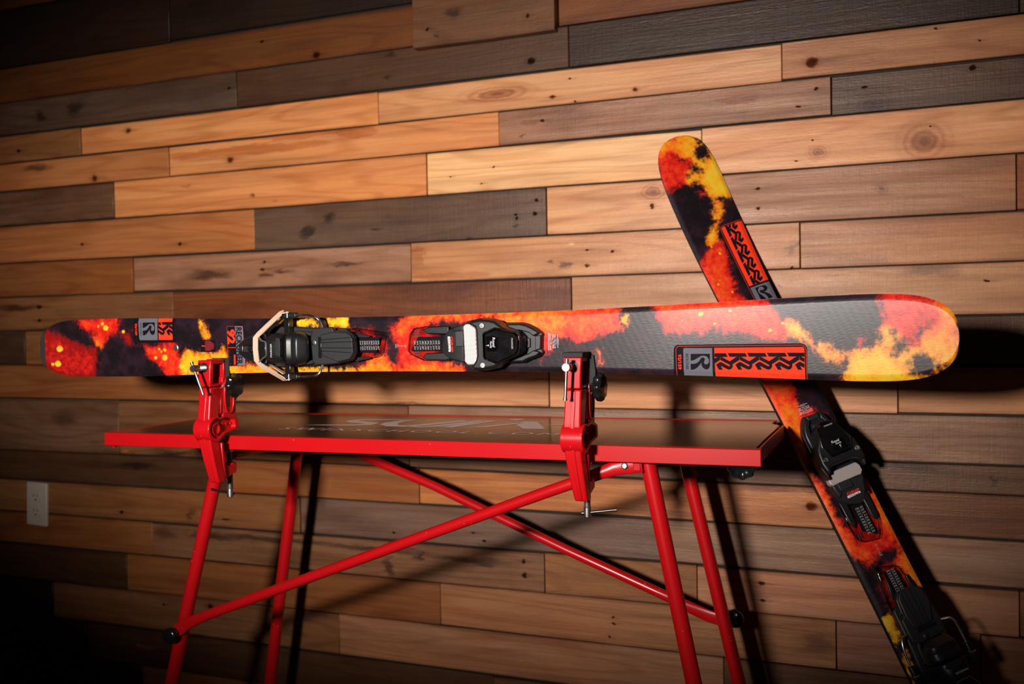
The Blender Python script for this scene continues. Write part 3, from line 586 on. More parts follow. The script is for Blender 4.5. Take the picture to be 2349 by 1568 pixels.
def poly_sd(px, py, poly):
    """signed distance to a polygon, positive inside"""
    d = np.full(px.shape, 1e9); ins = np.zeros(px.shape, bool)
    n = len(poly)
    for i in range(n):
        ax, ay = poly[i]; bx, by = poly[(i + 1) % n]
        ex, ey = bx - ax, by - ay
        t = np.clip(((px - ax) * ex + (py - ay) * ey) / (ex * ex + ey * ey + 1e-12), 0, 1)
        d = np.minimum(d, np.hypot(px - ax - t * ex, py - ay - t * ey))
        c = ((ay > py) != (by > py)) & (px < ex * (py - ay) / (ey + 1e-12) + ax)
        ins ^= c
    return np.where(ins, d, -d)

def flame_mat():
    """printed flame pattern: the layout comes from the print attributes, the ragged edges from noise"""
    m, N, L, P = new_mat('flame_print_top_sheet')
    def attr(n):
        a = N.new('ShaderNodeAttribute'); a.attribute_name = n; return a.outputs['Fac']
    tc = N.new('ShaderNodeTexCoord')
    def noise(scale, detail, rough, vec=None, dist=0):
        n = N.new('ShaderNodeTexNoise'); n.inputs['Scale'].default_value = scale; n.inputs['Detail'].default_value = detail
        n.inputs['Roughness'].default_value = rough; n.inputs['Distortion'].default_value = dist
        L.new(vec or tc.outputs['Object'], n.inputs['Vector']); return n.outputs[0]
    def op(o, a, b, c=None):
        q = N.new('ShaderNodeMath'); q.operation = o
        for i, v in enumerate((a, b) if c is None else (a, b, c)):
            if isinstance(v, (int, float)): q.inputs[i].default_value = v
            else: L.new(v, q.inputs[i])
        return q.outputs[0]
    def rng(v, a, b, c=0., d=1., smooth=True):
        q = N.new('ShaderNodeMapRange'); q.interpolation_type = 'SMOOTHSTEP' if smooth else 'LINEAR'
        for i, t in enumerate((a, b, c, d)): q.inputs[i + 1].default_value = t
        L.new(v, q.inputs[0]); return q.outputs[0]
    def mix(f, a, b, mode='MIX'):
        q = N.new('ShaderNodeMix'); q.data_type = 'RGBA'; q.blend_type = mode
        for i, v in ((0, f), (6, a), (7, b)):
            if isinstance(v, (int, float, tuple)): q.inputs[i].default_value = v
            else: L.new(v, q.inputs[i])
        return q.outputs[2]
    mp = N.new('ShaderNodeVectorMath'); mp.operation = 'MULTIPLY'; mp.inputs[1].default_value = (1.0, 0.62, 1.0)
    L.new(tc.outputs['Object'], mp.inputs[0])
    big = noise(62, 7, .62, mp.outputs[0]); mid = noise(170, 5, .65); fine = noise(750, 3, .7)
    hn = noise(85, 5, .6); dn = noise(30, 4, .6)
    v = op('MULTIPLY_ADD', attr('print_edge'), 1000.0, op('MULTIPLY', op('SUBTRACT', big, .5), 34.0))
    v = op('ADD', v, op('MULTIPLY', op('SUBTRACT', mid, .5), 14.0))
    v = op('ADD', v, op('MULTIPLY', op('SUBTRACT', fine, .5), 8.0))
    mask = rng(v, -5.5, 5.0)
    hue = op('ADD', attr('print_hue'), op('MULTIPLY', op('SUBTRACT', hn, .5), .70))
    hue = op('ADD', hue, op('MULTIPLY', op('SUBTRACT', fine, .5), .36))
    hue = op('ADD', hue, rng(v, -5, 14, -.20, .06, False))
    cr = N.new('ShaderNodeValToRGB'); e = cr.color_ramp.elements
    e[0].position = 0.0; e[0].color = (.26, .006, .006, 1); e[1].position = 1.0; e[1].color = (.72, .52, .05, 1)
    for p, c in ((.2, (.66, .016, .010, 1)), (.38, (.80, .065, .012, 1)), (.55, (.82, .18, .012, 1)), (.72, (.80, .34, .014, 1)), (.86, (.78, .45, .018, 1))):
        q = e.new(p); q.color = c
    L.new(hue, cr.inputs[0])
    dark = mix(rng(dn, .4, .65), (.009, .006, .008, 1), (.024, .010, .017, 1))
    olive = mix(rng(hn, .45, .65), dark, (.06, .012, .012, 1))
    c = mix(rng(v, -13, -2, 0, .9), dark, olive)
    c = mix(mask, c, cr.outputs[0])
    c = mix(op('MULTIPLY', rng(mid, .62, .72), op('MULTIPLY', mask, .55)), c, (.045, .012, .014, 1))
    sp = op('MULTIPLY_ADD', attr('print_splat'), 1000.0, op('MULTIPLY', op('SUBTRACT', mid, .5), 2.2))
    c = mix(rng(sp, -1.0, 1.1), c, (.85, .48, .03, 1))
    L.new(c, P.inputs['Base Color'])
    P.inputs['Roughness'].default_value = 0.37
    P.inputs['Specular IOR Level'].default_value = 0.17
    P.inputs['Coat Weight'].default_value = 0.07
    P.inputs['Coat Roughness'].default_value = 0.22
    # glass cloth showing through: rows of short slanted ripples along the ski
    wv = N.new('ShaderNodeVectorMath'); wv.operation = 'MULTIPLY'; wv.inputs[1].default_value = (95, 620, 1)
    L.new(tc.outputs['Object'], wv.inputs[0])
    weave = noise(1.0, 2, .5, wv.outputs[0], .6)
    sepx = N.new('ShaderNodeSeparateXYZ'); L.new(tc.outputs['Object'], sepx.inputs[0])
    row = op('SINE', op('MULTIPLY', sepx.outputs[1], 820.0), 0)
    diag = op('SINE', op('ADD', op('MULTIPLY', sepx.outputs[0], 620.0), op('MULTIPLY', sepx.outputs[1], -500.0)), 0)
    hgt = op('ADD', weave, op('MULTIPLY', op('MULTIPLY', row, diag), .16))
    hgt = op('ADD', hgt, op('MULTIPLY', fine, .12))
    b = N.new('ShaderNodeBump'); b.inputs['Strength'].default_value = .24; b.inputs['Distance'].default_value = .0006
    L.new(hgt, b.inputs['Height']); L.new(b.outputs[0], P.inputs['Normal'])
    return m

def ski_body_mesh():
    a = S0 + (np.linspace(0, 1, 60) ** 2.2) * .1
    c = S1 - (np.linspace(1, 0, 80) ** 2.2) * .13
    s = np.concatenate([a, np.linspace(a[-1], c[0], 680)[1:-1], c])
    t = np.concatenate([[-1, -.999], np.linspace(-1, 1, 43), [.999, 1]])
    NS = len(s); w = half_w(s); b = np.minimum(BEV, w * .35)
    f = np.linspace(-1, 1, 45)
    Y = np.zeros((NS, 49)); Zt = np.zeros((NS, 49))
    inner = (w - b)[:, None] * np.linspace(-1, 1, 45)[None, :]
    Y[:, 2:47] = inner; Y[:, 1] = -(w - b / 2); Y[:, 47] = w - b / 2; Y[:, 0] = -w; Y[:, 48] = w
    Sg = np.repeat(s[:, None], 49, 1)
    Zt = top_z(Sg, Y)
    # layout of the print
    sd = np.full(Sg.shape, -1.0); hw_ = np.zeros(Sg.shape); hh = np.zeros(Sg.shape)
    for hue, bias, poly in BLOBS:
        d = poly_sd(Sg, Y, poly) + bias * .001
        sd = np.maximum(sd, d)
        k = np.exp(np.clip(d, -.05, .012) / .0045)
        hw_ += k; hh += k * hue
    hue = hh / hw_
    for x, y, r in BLOTS:
        sd = np.minimum(sd, np.hypot(Sg - x, Y - y) - r)
    sd = np.clip(sd, -.04, .02)
    sp = np.full(Sg.shape, -1.0)
    for x, y, r in SPLATS:
        sp = np.maximum(sp, r - np.hypot((Sg - x) * .85, Y - y))
    sp = np.clip(sp, -.01, .01)
    th = thick(s)
    zs = Zt[:, 0]; lowz = rocker(s) - th
    verts = np.stack([Sg, Y, Zt], 2)
    n = 49
    faces = [(k * n + i, (k + 1) * n + i, (k + 1) * n + i + 1, k * n + i + 1) for k in range(NS - 1) for i in range(48)]
    me = bpy.data.meshes.new('top_sheet')
    me.from_pydata(verts.reshape(-1, 3).tolist(), [], faces)
    def put(name, arr, fill):
        at = me.attributes.new(name, 'FLOAT', 'POINT'); at.data.foreach_set('value', arr.reshape(-1).astype(np.float32))
    put('print_edge', sd, -.02); put('print_hue', hue, .2); put('print_splat', sp, -.01)
    me.validate()
    return me, s, w, lowz, zs

OFFZ = .00025
def on_top(h=OFFZ):
    return lambda a, b: (a, b, float(top_z(a, b)) + h)

def drape(poly, name, mat, parent, h=OFFZ, clip=None, label=None):
    """flat print laid on the top sheet: cut into short strips so that it follows rocker and shoulder"""
    bm = bmesh.new()
    for pl in (poly if isinstance(poly[0], list) else [poly]):
        vs = [bm.verts.new((a, b, 0)) for a, b in pl]
        bm.faces.new(vs)
    bmesh.ops.triangulate(bm, faces=bm.faces[:])
    def cut(co, no, clear=False):
        bmesh.ops.bisect_plane(bm, geom=bm.verts[:] + bm.edges[:] + bm.faces[:], plane_co=co, plane_no=no,
                               clear_outer=clear, clear_inner=False)
    if clip:
        cut((clip[0], 0, 0), (-1, 0, 0), True); cut((clip[1], 0, 0), (1, 0, 0), True)
    xs = [v.co.x for v in bm.verts]
    if xs:
        k = math.floor(min(xs) / .012)
        while k * .012 < max(xs):
            cut((k * .012, 0, 0), (1, 0, 0)); k += 1
    ws = half_w(np.array(sum(xs) / len(xs)))
    for e in [0.0] + [q * (.0385 + .0013 * k) for q in (1, -1) for k in range(16)]:
        cut((0, e, 0), (0, 1, 0))
    for v in bm.verts:
        w = float(half_w(v.co.x)) - .0004
        v.co.y = max(-w, min(w, v.co.y))
        v.co.z = float(top_z(v.co.x, v.co.y)) + h
    bmesh.ops.recalc_face_normals(bm, faces=bm.faces)
    me = bpy.data.meshes.new(name); bm.to_mesh(me); bm.free()
    return link(name, me, mat, parent, smooth=0, label=label)

def strip_line(pts, w):
    """outline of a thin line of width w along pts (open polyline)"""
    L_, R_ = [], []
    for i, p in enumerate(pts):
        a = Vector(pts[max(i - 1, 0)]); b = Vector(pts[min(i + 1, len(pts) - 1)])
        t = (b - a).normalized(); nrm = Vector((-t.y, t.x)) * w / 2
        L_.append((p[0] + nrm.x, p[1] + nrm.y)); R_.append((p[0] - nrm.x, p[1] - nrm.y))
    quads = []
    for i in range(len(pts) - 1):
        quads.append([L_[i], L_[i + 1], R_[i + 1], R_[i]])
    return quads

def text_on(mb, body, s, y, height, length, shear=0.0, h=OFFZ, fn=None, spacing=1.0, bold=0.0):
    """words read across the ski: baseline runs towards -y, letter tops point to the tip"""
    put_text(mb, body, (s, y), (0, -1), (1, 0), height, length, shear, fn or on_top(h), spacing, bold)

def rounded(cx, cy, rx, ry, n=4.0, k=40):
    out = []
    for i in range(k):
        a = 2 * math.pi * i / k; c, s_ = math.cos(a), math.sin(a)
        out.append((cx + rx * math.copysign(abs(c) ** (2 / n), c), cy + ry * math.copysign(abs(s_) ** (2 / n), s_)))
    return out

def dome_ring(s, yc, hw_, z0, z1, pw=2.6, k=28):
    """cross-section at s: flat foot at z0, rounded crown to z1"""
    ring = []
    for i in range(k):
        a = math.pi * i / (k - 1)
        c = math.cos(a); sn = math.sin(a)
        ring.append((s, yc + hw_ * math.copysign(abs(c) ** (2 / pw), c), z0 + (z1 - z0) * abs(sn) ** (2 / pw)))
    return ring

def make_heel(ski):
    yc = -.0045
    base = MB().prism([(.450, -.003), (.459, .012), (.482, .0205), (.521, .0325), (.56, .032), (.60, .0285), (.664, .027), (.668, .020),
                       (.668, -.026), (.664, -.031), (.598, -.035), (.543, -.0365), (.516, -.036), (.489, -.030), (.459, -.021), (.45, -.012)],
                      -.001, .012, 'z', None)
    heel = base.build('heel_binding', M['plastic_grey'], ski, bevel=.0022, label='heel binding with brake')
    # tail ramp with its adjusting screw
    r = MB()
    for sg in (1, -1):
        r.loft([[(s, yc + sg * a, .008), (s, yc + sg * b, .008), (s, yc + sg * (b - .002), z), (s, yc + sg * a, z * .86)]
                for s, a, b, z in ((.452, .005, .0085, .017), (.468, .0055, .015, .027), (.49, .006, .021, .036), (.512, .0065, .0245, .044), (.532, .0065, .026, .048))])
    r.build('heel_ramp', M['plastic'], heel, bevel=.0015)
    MB().box(.452, .4615, yc - .0055, yc + .0055, .010, .0155).build('adjuster_tab', M['dark_steel'], heel, bevel=.001)
    MB().box(.4735, .478, yc - .0062, yc + .0062, .010, .020).build('ramp_rib', M['plastic_grey'], heel, bevel=.0008)
    MB().cyl((.482, yc, .022), (.515, yc, .030), .0062, seg=18).build('forward_pressure_screw', M['plastic'], heel)
    for dy in (-.0072, .0072):
        MB().box(.484, .506, yc + dy - .0007, yc + dy + .0007, .0255, .027).build('indicator_rim', M['zinc'], heel)
    q = MB().box(.489, .4925, yc - .003, yc - .0006, .028, .0296).box(.489, .4925, yc + .0006, yc + .003, .028, .0296)
    q.box(.4945, .498, yc - .003, yc - .0006, .029, .0306).box(.4945, .498, yc + .0006, yc + .003, .029, .0306)
    q.build('indicator', M['zinc'], heel)
    # housing: dome, groove, then the lever that closes over the boot heel
    h = MB().loft([dome_ring(s, yc, w, .006, z, 3.4) for s, w, z in
                   ((.519, .0165, .040), (.524, .0190, .050), (.533, .0235, .056), (.546, .0268, .060), (.560, .0280, .0605), (.5685, .0278, .0585), (.5695, .0262, .054))])
    h.build('heel_housing', M['plastic'], heel, bevel=.0012, smooth=45)
    c = MB().loft([dome_ring(s, yc, w, z0, z, 4.2) for s, w, z0, z in
                   ((.5712, .0245, .010, .046), (.5722, .0270, .010, .0535), (.5770, .0282, .010, .0560), (.5855, .0272, .012, .0530), (.5900, .0262, .018, .0545), (.5960, .0245, .026, .0540), (.6030, .0200, .032, .0480), (.6080, .0160, .036, .0430))])
    c.build('heel_cup', M['plastic'], heel, bevel=.0012, smooth=30)
    MB().prism([(.5695, -.0175), (.5695, .0125), (.562, .0145), (.5605, -.0145)], .0585, .0618, 'z').build('crown_pad', M['plastic_grey'], heel, bevel=.0006)
    # bright frame on the front of the housing
    rim = [(.5262, .0145), (.5315, .0100), (.5405, .0070), (.5410, -.0155), (.5320, -.0210), (.5265, -.0255)]
    mb = MB()
    for qd in strip_line(rim, .0016):
        mb.prism(qd, .0555, .0602, 'z')
    mb.build('heel_rim', M['zinc'], heel)
    MB().prism([(.5268, .0125), (.5315, .0085), (.5392, .0058), (.5396, -.0145), (.5318, -.0195), (.5270, -.0235)], .050, .0588, 'z').build('heel_window', M['gloss_black'], heel, bevel=.0006)
    w = MB(); put_text(w, 'MARKER', (.5535, -.0180), (0, 1), (-1, 0), .0030, .0222, .12, lambda a, b: (a, b, .0612)); w.build('maker_name', M['print_white'], heel, smooth=0)
    # brake pedal with ribs
    pp = MB().prism([(.6105, .0288), (.6480, .0296), (.6520, .0215), (.6560, .0248), (.6780, .0222), (.6860, .0165), (.6890, .012), (.6905, -.013),
                     (.6835, -.0245), (.6575, -.0300), (.6500, -.0312), (.6150, -.0330), (.6098, -.0280), (.6085, -.0245), (.6060, .0130)], .019, .029, 'z')
    ped = pp.build('brake_pedal', M['plastic_grey'], heel, bevel=.003, seg=3)
    # (the pedal's raised tongue with four ribs)
    t = MB().prism([(.6285, .0175), (.6510, .0215), (.6775, .0200), (.6850, .0155), (.6885, .010), (.6895, -.0125), (.6830, -.0230), (.6600, -.0275), (.6300, -.0165)], .027, .0335, 'z')
    t.build('pedal_tongue', M['plastic_grey'], heel, bevel=.0015)
    for a0, a1 in (((.629, .0088), (.686, .0120)), ((.629, .0042), (.688, .0052)), ((.629, -.0040), (.688, -.0052)), ((.629, -.0090), (.686, -.0125))):
        for qd in strip_line([a0, a1], .0011):
            MB().prism(qd, .033, .0339, 'z').build('pedal_rib', M['gloss_black'], heel)
    MB().box(.6215, .6275, yc - .0165, yc + .018, .0285, .0297).build('pedal_slot', M['gloss_black'], heel, bevel=.0005)
    MB().lathe((.6135, .0040, .029), (0, 0, 1), [(.0001, 0), (.0046, 0), (.0046, .0012), (.0036, .0016), (.0001, .0016)], 20).build('pivot_screw', M['dark_steel'], heel)
    # brake arms: bright bent wire with black end blocks, left and right alike
    for sg, y1, y2, y3 in ((1, .031, .0438, .0502), (-1, -.0345, -.0465, -.0512)):
        pth = [(.6268, y1 - sg * .012, .022), (.6262, y1, .026), (.6252, (y1 + y2) / 2, .029), (.6245, y2 - sg * .002, .031), (.622, y2 + sg * .0005, .0315),
               (.617, y2 + sg * .003, .0315), (.606, y3 - sg * .0008, .031), (.594, y3, .030), (.580, y3, .029)]
        arm = MB().tube(pth, .0021, 14).build('brake_wire', M['chrome'], heel, smooth=60)
        e = MB().box(.551, .583, y3 - .0046, y3 + .0042, .0245, .0345)
        e.box(.557, .572, y3 - .0062, y3 + .0052, .026, .033)
        e.build('brake_foot', M['plastic'], heel, bevel=.0018)
        MB().box(.553, .564, min(yc + sg * .026, y3 - sg * .004), max(yc + sg * .026, y3 - sg * .004), .014, .026).build('brake_strut', M['gloss_black'], heel, bevel=.001)
        MB().cyl((.566, y3 - sg * .004, .0335), (.566, y3 + sg * .0062, .0335), .0016, seg=12).build('brake_pin', M['zinc'], heel)
    for sg in (1, -1):
        MB().prism([(.575, yc + sg * .0285), (.600, yc + sg * .0270), (.612, yc + sg * .0235), (.612, yc + sg * .0190), (.598, yc + sg * .0205)], .010, .024, 'z').build('heel_shoulder', M['plastic_grey'], heel, bevel=.0012)
    # clear length plate with its printed scale
    MB().prism([(.660, .0255), (.6806, .0267), (.725, .0205), (.7315, .0188), (.7345, .0150), (.7275, -.0130), (.7235, -.0185), (.7180, -.0210), (.660, -.0283)], .0003, .0085, 'z').build('length_plate', M['clear'], heel, bevel=.0012)
    MB().prism([(.680, .0115), (.7250, .0112), (.7185, -.0132), (.680, -.0130)], .0086, .0092, 'z').build('length_scale', M['print_black'], heel)
    for sg in (1, -1):
        MB().prism([(.680, yc + sg * .0240), (.708, yc + sg * .0185), (.7085, yc + sg * .0165), (.704, yc + sg * .0150), (.680, yc + sg * .0162)], .0086, .0125, 'z').build('plate_rail', M['plastic'], heel, bevel=.001)
    tx = MB()
    for k in range(10):
        lo = 252 if k == 9 else 332 - 8 * k
        text_on(tx, '%d_%d' % (260 + 8 * (9 - k), 267 + 8 * (9 - k)), .6835 + .0042 * k, .0063, .0026, .0150, .25, fn=lambda a, b: (a, b, .0094))
    tx.build('scale_figures', M['scale_ink'], heel, smooth=0)
    return heel

def make_toe(ski):
    # base of the toe piece carries the rest
    ring_out = [(.884, .030), (.9402, .0307), (.9707, .0303), (.9815, .0278), (.9932, .0222), (1.0030, .0150), (1.0045, .0118), (1.0030, .0095),
                (1.0022, -.0100), (1.0048, -.0140), (1.0040, -.0165), (.9985, -.0222), (.9848, -.0265), (.9746, -.0312), (.9594, -.0318), (.884, -.0335)]
    toe = MB().prism(ring_out, -.001, .009, 'z').build('toe_binding', M['plastic'], ski, bevel=.002, label='toe binding')
    # raised horseshoe rim in front of the housing
    for side in ([(.945, .030), (.9705, .0300), (.9815, .0275), (.9932, .0218), (1.0030, .0145), (.9935, .0090), (.9860, .0150), (.9700, .0190), (.950, .0205)],
                 [(.945, -.0318), (.9746, -.0312), (.9848, -.0263), (.9985, -.0220), (1.0040, -.0158), (.9935, -.0120), (.9850, -.0175), (.9680, -.0225), (.950, -.0235)]):
        MB().prism(side, .008, .0165, 'z', [(a * .93 + .07 * .965, b * .93) for a, b in side]).build('toe_rim', M['plastic'], toe, bevel=.002)
    MB().prism([(.9935, .0100), (1.0028, .0105), (1.0020, -.0105), (.9930, -.0130)], .008, .0135, 'z').build('toe_nose', M['plastic_grey'], toe, bevel=.0015)
    MB().prism([(.9755, .0071), (.9855, .0060), (.9853, -.0073), (.9750, -.0120)], .008, .0125, 'z').build('toe_tongue', M['plastic_grey'], toe, bevel=.001)
    # housing with the two wings
    hp = [(.8935, .0325), (.9010, .0362), (.9147, .0385), (.9300, .0370), (.9401, .0343), (.9525, .0250), (.9740, .0170), (.9815, .0060), (.9795, -.0135), (.9735, -.0190),
          (.9540, -.0270), (.9388, -.0385), (.9156, -.0428), (.9030, -.0420), (.8975, -.0400), (.9060, -.0280), (.9085, -.0200), (.9075, .0200), (.9060, .0260)]
    cx, cy = .935, -.0025
    MB().prism(hp, .012, .042, 'z', [(cx + (a - cx) * .955, cy + (b - cy) * .93) for a, b in hp]).build('toe_housing', M['plastic'], toe, bevel=.0035, seg=3)
    # wing tips hang lower at the rear
    MB().prism([(.8885, .0300), (.8940, .0342), (.9147, .0382), (.9120, .0300)], .016, .034, 'z').build('toe_wing', M['plastic'], toe, bevel=.002)
    MB().prism([(.8900, -.0385), (.8977, -.0410), (.9156, -.0424), (.9120, -.0330)], .016, .034, 'z').build('toe_wing', M['plastic'], toe, bevel=.002)
    # clear cover over a dark well, with the setting pocket
    wp = [(.9205, .0140), (.9235, .0165), (.9407, .0232), (.9743, .0160), (.9790, .0110), (.9805, .0030), (.9795, -.0080), (.9775, -.0130), (.9735, -.0178), (.9425, -.0302), (.9395, -.0300), (.9235, -.0245), (.9210, -.0215)]
    ins = lambda pl, k: [(.948 + (a - .948) * k, -.003 + (b + .003) * k) for a, b in pl]
    MB().prism(ins(wp, 1.03), .038, .0428, 'z').build('cover_seat', M['gloss_black'], toe, bevel=.001)
    MB().prism(wp, .0425, .0505, 'z', ins(wp, .88)).build('toe_cover', M['window'], toe, bevel=.0012, label='clear cover')
    MB().prism([(.9275, .0103), (.9440, .0103), (.9462, .0080), (.9460, -.0090), (.9440, -.0113), (.9282, -.0113)], .0504, .0518, 'z').build('setting_window', M['window'], toe, bevel=.0008)
    tx = MB()
    text_on(tx, 'Royal', .9405, .0088, .0042, .0140, .15, fn=lambda a, b: (a, b, .0521))
    text_on(tx, 'Family', .9365, .0030, .0030, .0100, .15, fn=lambda a, b: (a, b, .0521))
    tx.prism([(.9300, -.0028), (.9340, -.0028), (.9340, -.0033), (.9300, -.0033)], .0519, .0522, 'z')
    tx.prism([(.9330, -.0015), (.9350, -.00305), (.9330, -.0046)], .0519, .0522, 'z')
    tx.build('setting_script', M['print_white'], toe, smooth=0)
    t2 = MB(); text_on(t2, 'MARKER', .9700, .0072, .0028, .0160, .1, fn=lambda a, b: (a, b, .0509)); t2.build('maker_name', M['scale_ink'], toe, smooth=0)
    for y in (.0265, -.0330):
        mb = MB().lathe((.9200, y, .0415), (0, 0, 1), [(.0001, 0), (.0043, 0), (.0043, .0016), (.0036, .0024), (.0022, .0024), (.0016, .0014), (.0001, .0014)], 22)
        mb.build('wing_screw', M['zinc'], toe, smooth=30)
    # wavy cast sole pad
    MB().prism([(.8785, .0262), (.8830, .0296), (.8895, .0296), (.9000, .0225), (.9015, -.0285), (.8950, -.0332), (.8850, -.0335), (.8795, -.0280), (.8800, -.0200), (.8790, .0150)], .008, .0215, 'z').build('sole_pad', M['afd'], toe, bevel=.0015)
    # ramp housing behind it
    g = MB().loft([[(s, w1, .006), (s, w2, .006), (s, w2 + .003, z), (s, w1 - .003, z)] for s, w1, w2, z in
                   ((.8365, -.0040, -.0160, .0110), (.8430, .0160, -.0215, .0135), (.8545, .0252, -.0272, .0170), (.8690, .0296, -.0300, .0205), (.8790, .0312, -.0330, .0215))])
    g.build('toe_ramp', M['plastic_grey'], toe, bevel=.0016)
    MB().prism([(.8655, .0188), (.8795, .0196), (.8800, -.0052), (.8660, -.0050)], .018, .0235, 'z').build('ramp_block', M['plastic_grey'], toe, bevel=.0010)
    sk = MB()
    for qd in strip_line([(.8575, .0262), (.8615, .0190), (.8790, .0205)], .0009): sk.prism(qd, .0195, .0213, 'z')
    sk.build('ramp_seam', M['gloss_black'], toe)
    sk = MB()
    for qd in strip_line([(.8480, -.0240), (.8790, -.0290)], .0009): sk.prism(qd, .0155, .0213, 'z')
    sk.build('ramp_seam', M['gloss_black'], toe)
    bd = MB().prism([(.8510, .0106), (.8550, .0106), (.8556, -.0130), (.8522, -.0130)], .0165, .0192, 'z').build('walk_badge', M['print_white'], toe)
    r = MB(); text_on(r, 'GRIP', .8560, .0108, .0042, .0238, .15, fn=lambda a, b: (a, b, .0196), bold=.02); r.build('grip_lettering', M['print_red'], toe, smooth=0)
    w = MB(); text_on(w, 'WALK', .8518, .0090, .0026, .0205, .15, fn=lambda a, b: (a, b, .0196)); w.build('walk_lettering', M['print_black'], toe, smooth=0)
    # clear length plate
    MB().prism([(.7736, -.0113), (.7770, .0135), (.7856, .0245), (.8092, .0274), (.846, .0274), (.846, -.0270), (.8025, -.0272), (.7791, -.0176)], .0003, .0085, 'z').build('length_plate', M['clear'], toe, bevel=.0014)
    MB().prism([(.7812, -.0116), (.7942, .0108), (.8400, .0104), (.8360, -.0108)], .0086, .0092, 'z').build('length_scale', M['print_black'], toe)
    MB().prism([(.8030, .0213), (.8155, .0262), (.850, .0270), (.850, .0140), (.8110, .0155)], .0086, .0125, 'z').build('plate_rail', M['plastic'], toe, bevel=.0016)
    MB().prism([(.8020, -.0222), (.8089, -.0152), (.850, -.0141), (.850, -.0268), (.8101, -.0262)], .0086, .0125, 'z').build('plate_rail', M['plastic'], toe, bevel=.0016)
    for y0 in (.0150, -.0145):
        for k in range(3):
            MB().box(.7835, .7935, y0 - .004 + .004 * k, y0 - .0025 + .004 * k, .001, .0020).build('plate_tooth', M['dark_steel'], toe)
    tx = MB()
    for k in range(10):
        lo = 256 + 8 * k
        text_on(tx, '%d_%d' % (lo, lo + 7), .7872 + .0047 * k, .0050, .0028, .0142, .25, fn=lambda a, b: (a, b, .0094))
    tx.build('scale_figures', M['scale_ink'], toe, smooth=0)
    return toe

